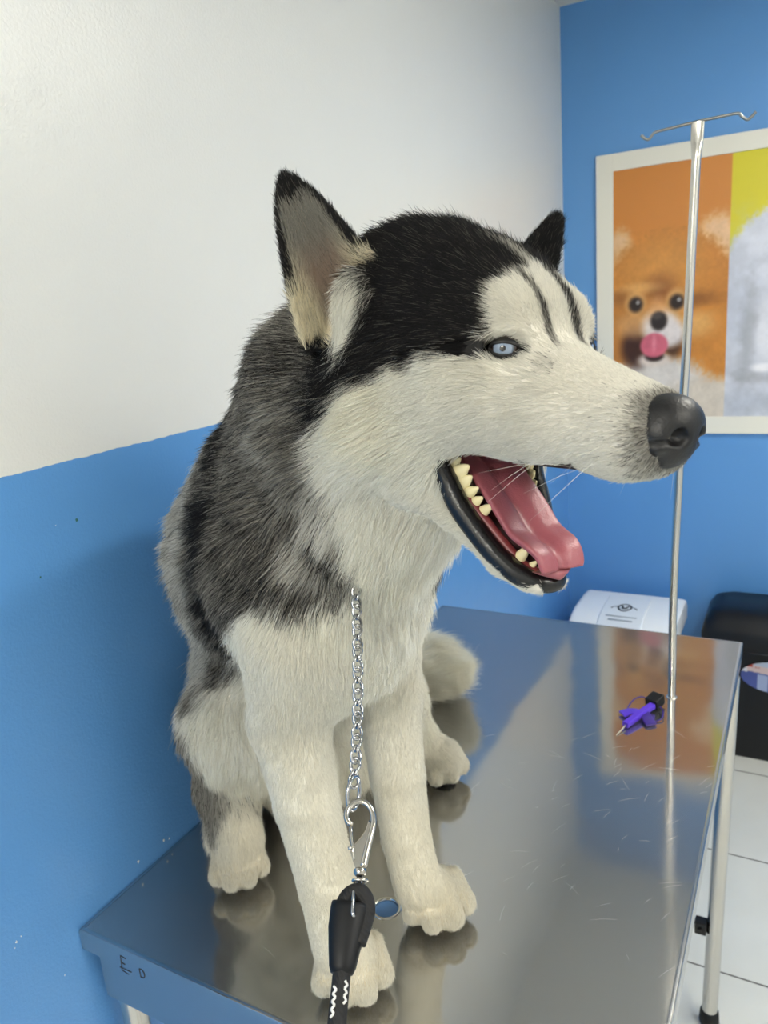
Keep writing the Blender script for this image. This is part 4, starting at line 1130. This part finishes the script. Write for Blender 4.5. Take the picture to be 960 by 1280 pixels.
    cc = root[:, None] * (1 - t)[None, :, None] + tip[:, None] * t[None, :, None]
    cat_ = hc.attributes.new('strand', 'FLOAT_COLOR', 'POINT')
    cat_.data.foreach_set('color', np.concatenate([cc, np.ones((m, npts, 1))], 2).astype(np.float32).ravel())
    o = bpy.data.objects.new(name, hc); link(o, dog)
    o.matrix_parent_inverse = Matrix.Translation(dog.location).inverted()
    fm = attr_mat('fur_strands', 'strand', .55, .25); n_, l_, b_ = nodes(fm)
    tr = n_.new('ShaderNodeBsdfTranslucent'); at_ = [q for q in n_ if q.type == 'ATTRIBUTE'][0]; l_.new(at_.outputs['Color'], tr.inputs['Color'])
    mx_ = n_.new('ShaderNodeMixShader'); mx_.inputs[0].default_value = .38; ou_ = [q for q in n_ if q.type == 'OUTPUT_MATERIAL'][0]
    l_.new(b_.outputs[0], mx_.inputs[1]); l_.new(tr.outputs[0], mx_.inputs[2]); l_.new(mx_.outputs[0], ou_.inputs[0])
    hc.materials.append(fm)
    print('FUR', m)
    return o
fur = make_fur('fur', 1150000, 2700000)
# ------------------------------------------------------------------ face parts
def sdf_part(build, name, m, vx, pad=.006, parent=None, smooth=2):
    global PR
    keep, PR = PR, []
    build(); prims, PR = PR, keep
    add = [p for p in prims if not p[8]]
    l = np.min([p[1] for p in add], 0) - pad; h = np.max([p[2] for p in add], 0) + pad
    V, Q = biggest_piece(*surface_nets(sdf_grid(prims, l, h, vx), l, vx))
    return mesh_obj(name, vsmooth(V, Q, smooth), Q, m, parent or dog)
# nose: leather pad with comma nostrils
m = mat('nose_leather', rgb(17, 16, 18), .46, spec=.5); n, l, b = nodes(m)
tc = n.new('ShaderNodeNewGeometry'); vo = n.new('ShaderNodeTexVoronoi'); vo.inputs['Scale'].default_value = 620; l.new(tc.outputs['Position'], vo.inputs['Vector'])
bp = n.new('ShaderNodeBump'); bp.inputs['Strength'].default_value = .22; bp.inputs['Distance'].default_value = .0006; l.new(vo.outputs['Distance'], bp.inputs['Height']); l.new(bp.outputs['Normal'], b.inputs['Normal'])
def _nose():
    o_ = np.array([-.0065, 0, .0005])
    def E(c, r, **k): hell(np.array(c) + o_, np.array(r) * .96, **k)
    def Cn(p, q, ra, rb, **k): hcone(np.array(p) + o_, np.array(q) + o_, ra, rb, **k)
    E((.1120, 0, -.0375), (.0155, .0195, .0150), k=.006)
    E((.1175, 0, -.0400), (.0110, .0160, .0130), k=.006)
    E((.1110, 0, -.0505), (.0130, .0140, .0115), k=.008)
    for s in (-1, 1):
        E((.1130, s * .0138, -.0440), (.0105, .0070, .0100), k=.004)
        E((.1272, s * .0085, -.0440), (.0090, .0048, .0052), k=.002, sub=True)
        Cn((.1245, s * .0120, -.0465), (.1160, s * .0220, -.0475), .0022, .0012, k=.0025, sub=True)
    Cn((.1300, 0, -.0440), (.1240, 0, -.0640), .0010, .0010, k=.002, sub=True)
sdf_part(_nose, 'nose', m, .0008)

# eyes: pale blue iris, dark sclera; black lids
M_LID = mat('eyelid_black', rgb(16, 15, 16), .5)
M_EYE = bpy.data.materials.new('eye_wet'); M_EYE.use_nodes = True
n, l, b = nodes(M_EYE); a = n.new('ShaderNodeAttribute'); a.attribute_name = 'iris'; l.new(a.outputs['Color'], b.inputs['Base Color'])
b.inputs['Roughness'].default_value = .06; b.inputs['Coat Weight'].default_value = .6; b.inputs['Coat Roughness'].default_value = .02
for s in (-1, 1):
    c = np.array([.0158, s * .0292, .0006]); r = .0098
    g = nrm((.66, s * .75, .02)); lat = nrm(np.cross(g, (0, 0, 1)) * s); up = nrm(np.cross(lat, g)); up = up * np.sign(up[2])
    # eyeball
    nu, nv = 96, 64
    th, ph = np.meshgrid(np.linspace(0, 2 * math.pi, nu, endpoint=False), np.linspace(.0, math.pi * .75, nv), indexing='ij')
    d = (np.cos(ph)[..., None] * g + np.sin(ph)[..., None] * (np.cos(th)[..., None] * lat + np.sin(th)[..., None] * up))
    bul = 1 + .06 * np.exp(-(ph / .45) ** 2)
    V = h2w(c + d * r * bul[..., None]).reshape(-1, 3)
    ii = np.arange(nu)[:, None] * nv + np.arange(nv - 1)[None]; i2 = ((np.arange(nu) + 1) % nu)[:, None] * nv + np.arange(nv - 1)[None]
    Q = np.stack([ii, i2, i2 + 1, ii + 1], -1).reshape(-1, 4)
    o = mesh_obj('eye', V, Q, M_EYE, dog)
    o['label'] = 'pale blue eye'
    P_ = np.degrees(ph).ravel(); T_ = th.ravel()
    iris = np.array(rgb(120, 132, 150)[:3]); pal = np.array(rgb(158, 174, 194)[:3]); dk = np.array(rgb(16, 14, 14)[:3]); scl = np.array(rgb(44, 36, 34)[:3])
    ray_ = .5 + .5 * np.sin(T_ * 37) * np.sin(T_ * 11 + 1)
    col = iris * (1 - .35 * ray_[:, None]) + pal * (.35 * ray_[:, None])
    col = np.where((P_ < 10)[:, None], dk, col)
    ring = sstep(28, 33, P_)[:, None]; col = col * (1 - .75 * ring) + np.array(rgb(50, 58, 70)[:3]) * .75 * ring
    col = np.where((P_ > 35)[:, None], scl, col)
    ca_ = o.data.color_attributes.new('iris', 'FLOAT_COLOR', 'POINT')
    ca_.data.foreach_set('color', np.concatenate([col, np.ones((len(col), 1))], 1).astype(np.float32).ravel())
    # lids
    k = 72; rings = []
    for f, rr in ((1.0, .0099), (1.0, .0104), (1.12, .0107), (1.35, .0107), (1.7, .0102), (2.1, .0092)):
        ring = []
        for q in range(k):
            t = 2 * math.pi * q / k
            az = math.cos(t); sg = math.sin(t)
            azd = az * 52 + 3; eld = (15 if sg > 0 else -17) * abs(sg) ** 1.15 - 2 * az
            e0 = np.array([azd, eld])
            e1 = np.array([az * 52 * (1 + (f - 1) * .28) + 3, eld + (f - 1) * 27 * sg])
            A, E_ = np.radians(e1)
            dd = math.cos(E_) * math.cos(A) * g + math.cos(E_) * math.sin(A) * lat + math.sin(E_) * up
            ring.append(c + dd * rr)
        rings.append(h2w(np.array(ring)))
    V = np.concatenate(rings); Q = []
    for a_ in range(len(rings) - 1):
        for q in range(k): Q.append((a_ * k + q, a_ * k + (q + 1) % k, (a_ + 1) * k + (q + 1) % k, (a_ + 1) * k + q))
    mesh_obj('eyelid', V, np.array(Q), M_LID, dog)

# lower lip: black rubbery band round the jaw
M_LIP = mat('wet_black_lip', rgb(17, 16, 17), .26, spec=.5); n, l, b = nodes(M_LIP)
tc = n.new('ShaderNodeNewGeometry'); nz = n.new('ShaderNodeTexNoise'); nz.inputs['Scale'].default_value = 420; l.new(tc.outputs['Position'], nz.inputs['Vector'])
bp = n.new('ShaderNodeBump'); bp.inputs['Strength'].default_value = .3; bp.inputs['Distance'].default_value = .001; l.new(nz.outputs['Fac'], bp.inputs['Height']); l.new(bp.outputs['Normal'], b.inputs['Normal'])
lipR = [(-.004, -.0395, -.0535), (-.016, -.0430, -.0510), (-.027, -.0445, -.0550), (-.030, -.0425, -.066), (-.026, -.0375, -.080), (-.018, -.0345, -.095), (-.007, -.0290, -.1105), (.006, -.0230, -.1250), (.018, -.0150, -.1355), (.0285, -.0050, -.1400)]
lip = lipR + [(x, -y, z) for x, y, z in lipR[::-1]]
lp2 = spline(lip, 90)
rad = np.interp(np.linspace(0, 1, 90), [0, .14, .28, .42, .5, .58, .72, .86, 1], [.0034, .0066, .0074, .0068, .0054, .0068, .0072, .0055, .0030]) * HSC
bm = bmesh.new(); add_tube(bm, [tuple(h2w(p)) for p in lp2], rad, 14)
def to_part(name, bm, m, parent=None):
    o = obj(name, bm, m, parent or dog); return o
to_part('lower_lip', bm, M_LIP)
# upper lip edge, seen from below and inside the gape
upl = [(-.030, -.041, -.056), (-.010, -.0375, -.0545), (.012, -.0335, -.0560), (.030, -.0290, -.0590), (.046, -.0255, -.0605)]
for s in (1, -1):
    bm = bmesh.new(); add_tube(bm, [tuple(h2w((x, y * s, z))) for x, y, z in spline(upl, 40)], [(.0034 * HSC)] * 30 + [.0034 * HSC * (1 - k / 11) + .0008 for k in range(10)], 10)
    to_part('upper_lip', bm, M_LIP)

# tongue: broad, grooved, its tip curled over the chin
M_TON = mat('tongue_flesh', rgb(150, 84, 93), .38, spec=.5, sss=.15); n, l, b = nodes(M_TON)
tc = n.new('ShaderNodeNewGeometry'); nz = n.new('ShaderNodeTexNoise'); nz.inputs['Scale'].default_value = 700; l.new(tc.outputs['Position'], nz.inputs['Vector'])
bp = n.new('ShaderNodeBump'); bp.inputs['Strength'].default_value = .35; bp.inputs['Distance'].default_value = .0006; l.new(nz.outputs['Fac'], bp.inputs['Height']); l.new(bp.outputs['Normal'], b.inputs['Normal'])
path = np.array(spline([(-.048, 0, -.066), (-.036, 0, -.073), (-.019, 0, -.086), (-.003, 0, -.100), (.010, 0, -.1125), (.020, 0, -.1172), (.0260, .000, -.1195), (.0315, .000, -.1235), (.0340, .000, -.1305), (.0325, .000, -.1360)], 60))
wid = np.interp(np.linspace(0, 1, 60), [0, .15, .35, .55, .68, .78, .86, .93, 1], [.020, .0225, .0225, .0215, .0210, .0190, .0178, .0140, .0035])
thk = np.interp(np.linspace(0, 1, 60), [0, .5, .8, .95, 1], [.006, .0055, .0055, .0055, .0025])
K = 40; V = []
T = np.gradient(path, axis=0); T /= np.linalg.norm(T, axis=1)[:, None]
for p, t, w_, h_ in zip(path, T, wid, thk):
    lat = np.array([0, 1., 0]); up = np.cross(t, lat); up = up if up[2] > 0 else -up
    i_ = len(V) // K / 60
    for q in range(K):
        a_ = 2 * math.pi * q / K; cx, sy = math.cos(a_), math.sin(a_)
        u = cx * w_
        z = (h_ * max(sy, 0) ** .8 if sy > 0 else -h_ * .7 * (-sy) ** .8)
        cup = .0055 * (abs(cx) ** 2.2) - .0045 * math.exp(-(cx / .20) ** 2) * (1 if sy > 0 else .3)
        V.append(p + lat * u + up * (z + cup * (1 - .2 * i_)))
V = h2w(np.array(V)); Q = [(a_ * K + q, a_ * K + (q + 1) % K, (a_ + 1) * K + (q + 1) % K, (a_ + 1) * K + q) for a_ in range(59) for q in range(K)]
o = mesh_obj('tongue', V, np.array(Q), M_TON, dog)
bm = bmesh.new(); bm.from_mesh(o.data); bmesh.ops.holes_fill(bm, edges=[e for e in bm.edges if e.is_boundary]); bmesh.ops.recalc_face_normals(bm, faces=bm.faces); bm.to_mesh(o.data); bm.free()

# gums and teeth of the lower jaw (and the upper canines and cheek teeth just behind the lip)
M_TOOTH = mat('tooth_ivory', rgb(226, 214, 170), .25, spec=.5); M_GUM = mat('gum', rgb(120, 52, 54), .35)
gum = [(-.036, -.031, -.068), (-.026, -.0300, -.080), (-.016, -.0265, -.094), (-.006, -.0215, -.106), (.006, -.0160, -.1195), (.016, -.0110, -.1300), (.0245, -.0040, -.1355)]
gl = gum + [(x, -y, z) for x, y, z in gum[::-1]]
bm = bmesh.new(); add_tube(bm, [tuple(h2w(p)) for p in spline(gl, 70)], .0036 * HSC, 10); to_part('gum', bm, M_GUM)
def tooth(base, tip, w, w2, m=M_TOOTH):
    """base and tip in head space; w along the jaw, w2 across"""
    b = h2w(base); t = h2w(tip); ax = t - b; L = np.linalg.norm(ax); ax /= L
    al = hdir((.72, .30 * -np.sign(base[1]), -.62)); al = nrm(al - ax * (al @ ax)); ac = np.cross(ax, al)
    bm = bmesh.new(); R_ = []
    for f, s in ((-.35, .90), (0, 1.0), (.25, .97), (.5, .80), (.72, .55), (.88, .32), (.97, .15)):
        R_.append([bm.verts.new(b + ax * L * f + al * (w * s * math.cos(2 * math.pi * k / 14)) + ac * (w2 * s * math.sin(2 * math.pi * k / 14))) for k in range(14)])
    for a in range(len(R_) - 1):
        for k in range(14): bm.faces.new((R_[a][k], R_[a][(k + 1) % 14], R_[a + 1][(k + 1) % 14], R_[a + 1][k]))
    bm.faces.new(R_[0][::-1]); bm.faces.new(R_[-1]); bmesh.ops.recalc_face_normals(bm, faces=bm.faces)
    return to_part('tooth', bm, m)
low = [((-.0305, -.0325, -.0715), (-.0205, -.0310, -.0655), .0042, .0026), ((-.0265, -.0315, -.0770), (-.0135, -.0300, -.0695), .0052, .0030), ((-.0225, -.0298, -.0830), (-.0125, -.0285, -.0760), .0044, .0028),
       ((-.0185, -.0280, -.0885), (-.0085, -.0265, -.0830), .0036, .0024), ((-.0145, -.0258, -.0940), (-.0065, -.0245, -.0890), .0032, .0022), ((-.0095, -.0230, -.0995), (-.0010, -.0215, -.0935), .0034, .0022),
       ((.0130, -.0125, -.1270), (.0215, -.0115, -.1165), .0036, .0030), ((.0185, -.0085, -.1315), (.0250, -.0075, -.1260), .0022, .0018), ((.0215, -.0030, -.1335), (.0275, -.0025, -.1285), .0020, .0018)]
for (b_, t_, w_, w2_) in low:
    tooth(b_, t_, w_ * HSC * 1.12, w2_ * HSC * 1.1); tooth((b_[0], -b_[1], b_[2]), tuple(np.array((b_[0], -b_[1], b_[2])) + .62 * (np.array((t_[0], -t_[1], t_[2])) - np.array((b_[0], -b_[1], b_[2])))), w_ * HSC, w2_ * HSC)

# whiskers
bm = bmesh.new(); rw = np.random.default_rng(9)
for s in (-1, 1):
    for k in range(9):
        x = rw.uniform(.045, .098); z = rw.uniform(-.062, -.042); p = np.array([x, s * (.034 - .16 * max(x - .06, 0)), z])
        d = nrm((-.55 + rw.normal(0, .2), s * .75, -.45 + rw.normal(0, .25))); L_ = rw.uniform(.018, .042)
        pts_ = [tuple(h2w(p + d * L_ * t + np.array([-.25, 0, -.3]) * L_ * t * t)) for t in (0, .3, .6, 1)]
        add_tube(bm, pts_, [.00011, .00010, .00008, .00003], 5)
tag(to_part('whisker', bm, mat('whisker_white', rgb(225, 222, 214), .4)), kind='stuff')
tag(dog, 'black, grey and white husky sitting on the steel table, mouth open, tongue out', 'dog')
w = bpy.data.worlds.new('room_air'); SC.world = w; w.use_nodes = True
w.node_tree.nodes['Background'].inputs[0].default_value = (.9, .95, 1, 1)
w.node_tree.nodes['Background'].inputs[1].default_value = .02
SC.view_settings.view_transform = 'Standard'; SC.view_settings.look = 'None'
SC.view_settings.gamma = 1.0; SC.view_settings.use_curve_mapping = False
SC.view_settings.exposure = 0.0
SC.cycles.use_denoising = True
SC.cycles.max_bounces = 10; SC.cycles.diffuse_bounces = 5; SC.cycles.glossy_bounces = 5
